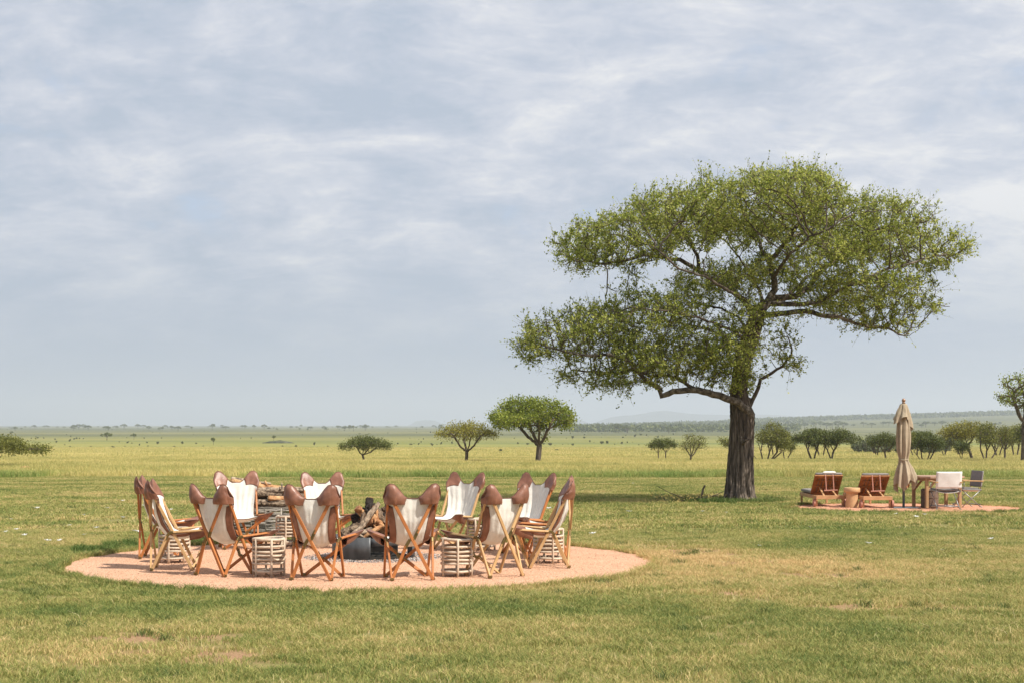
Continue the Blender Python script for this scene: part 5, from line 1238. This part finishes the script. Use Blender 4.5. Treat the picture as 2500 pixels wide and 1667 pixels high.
# grey thicket between the grove and the plain: shrubs one can count
TG = 'grey thicket shrubs behind the grove'
for i in range(70):
    px_ = random.uniform(2085, 2330); y = random.uniform(260, 520); x = (px_ - 1250) / FPX * y; h_ = random.uniform(1.6, 3.6); put(FS_, x, y, h_ * .9, h_, 'grey-green thicket shrub behind the grove, seen between the parasol and the dark acacias', TG, 'shrub')
# woods that read as one mass along the far ridge
def wood(name, label, n, fx, fy, hh, matl, size):
    PX = fx(n); Yy = fy(n, PX); Xx = (PX - 1250) / FPX * Yy; H = hh(n)
    C = np.repeat(np.stack([Xx, Yy, gzf(Xx, Yy)], 1), 14, 0); h = np.repeat(H, 14)
    C = C + np.stack([rng.normal(0, .45, len(h)) * h, rng.normal(0, .4, len(h)) * h, (rng.random(len(h)) ** .6) * h], 1)
    V, F = leaves(C, np.zeros_like(C) + [0, 0, .3], size, .8, 1, .1); me = npmesh(name, V, F); tag(link(name, me, None, M[matl]), label, 'wood', kind='stuff')
wood('far_wood', 'hazy dark wood along the skyline of the rising ground at right', 2600, lambda n: 1780 + 900 * rng.random(n) ** .8, lambda n, p: rng.uniform(4300, 5600, n), lambda n: rng.uniform(5, 12, n), 'leaf_dark', 5.5)
wood('far_wood', 'dark belt of trees at the edge of the plain left of the big trunk', 900, lambda n: 1385 + 560 * rng.random(n), lambda n, p: rng.uniform(2000, 2700, n), lambda n: rng.uniform(3.5, 8, n), 'leaf_dark', 3.6)
wood('far_wood', 'thin hazy trees on the low ground between the mountains and the belt', 700, lambda n: 1400 + 600 * rng.random(n), lambda n, p: rng.uniform(3200, 5200, n), lambda n: rng.uniform(4, 9, n), 'leaf_dark', 4.5)
# dark mound of rock and scrub
x, y = place(678, 1081); s = y / FPX; vs = []; n = 40
for j in range(8):
    for k in range(n):
        th = math.pi / 2 * j / 7; a = 2 * math.pi * k / n; w_ = 1 + .22 * noise.noise(Vector((math.cos(a) * 2, math.sin(a) * 2, j * .4)))
        vs.append((math.cos(th) * math.cos(a) * 37 * s * w_ - math.sin(th) * 0, math.cos(th) * math.sin(a) * 18 * s * w_, (math.sin(th) * 8 * s) * (.8 + .35 * noise.noise(Vector((math.cos(a) * 3, j, math.sin(a) * 3))) + .12 * math.cos(a)) - .15))
M['dark_scrub'] = mat('dark_scrub', [(0, (.03, .038, .022)), (.5, (.06, .068, .042)), (1, (.11, .11, .07))], .35, 8, .95, 2, 1.2)
o = MB().add(vs, [(j * n + k, j * n + (k + 1) % n, (j + 1) * n + (k + 1) % n, (j + 1) * n + k) for j in range(7) for k in range(n)], True).build('rocky_mound', M['dark_scrub'], None); o.location = (x, y, gz(x, y)); tag(o, 'low dark scrub-covered mound out on the plain, behind the chairs facing us', 'mound')
# blue mountains
def ridge(name, pts, dist, depth):
    vs = []; xs = np.linspace(pts[0][0], pts[-1][0], 120); Yp = np.interp(xs, [p[0] for p in pts], [p[1] for p in pts]); k_ = np.ones(9) / 9; Yp = np.convolve(np.pad(Yp, 4, 'edge'), k_, 'valid')
    rows = [(-1, 0), (-.6, .35), (-.3, .75), (0, 1), (.4, .6), (1, 0)]
    for (d, f) in rows:
        for a, b_ in zip(xs, Yp):
            yy = dist + d * depth; h = max(0, (1040 - b_)) / FPX * dist; zb = gz((a - 1250) / FPX * dist, dist)
            nz = 1 + .12 * noise.noise(Vector((a * .02, d * 2, 1)))
            base = -12; vs.append(((a - 1250) / FPX * dist, yy, base + (CAM_H - base + h - 1.0) * f * (nz if 0 < f < 1 else 1)))
    n = len(xs); fs = [(j * n + k, j * n + k + 1, (j + 1) * n + k + 1, (j + 1) * n + k) for j in range(len(rows) - 1) for k in range(n - 1)]
    tag(MB().add(vs, fs, True).build(name, M['dark_scrub'], None), kind='structure')
ridge('mountains', [(1440, 1040), (1462, 1030), (1500, 1018), (1530, 1017), (1560, 1016), (1580, 1010), (1605, 1005), (1640, 1005), (1665, 1012), (1720, 1015), (1790, 1016), (1850, 1014), (1900, 1016), (1960, 1020), (2100, 1024), (2250, 1034)], 14500, 1000)
ridge('mountains', [(1000, 1041), (1015, 1031), (1035, 1028), (1060, 1029), (1080, 1037), (1095, 1041)], 14500, 700)
ridge('mountains', [(1380, 1041), (1400, 1024), (1412, 1026), (1440, 1036), (1460, 1041)], 14000, 700)

# ------------------------------------------------------------------ haze
hz = MB().box((0, 12500 - 250, (330 - 14) / 2), (52000, 25500, 344)).build('haze', None, None); hz.data.materials.clear()
hm = bpy.data.materials.new('haze_air'); hm.use_nodes = True; t = NT(hm.node_tree); vo = t.n('ShaderNodeVolumePrincipled')
vo.inputs['Color'].default_value = (.80, .86, .97, 1); vo.inputs['Density'].default_value = 1.4e-4; vo.inputs['Anisotropy'].default_value = .3
o = t.n('ShaderNodeOutputMaterial'); t.l(vo.outputs[0], o.inputs['Volume']); hz.data.materials.append(hm); tag(hz, 'thin pale air haze over the whole plain', 'haze', kind='stuff')
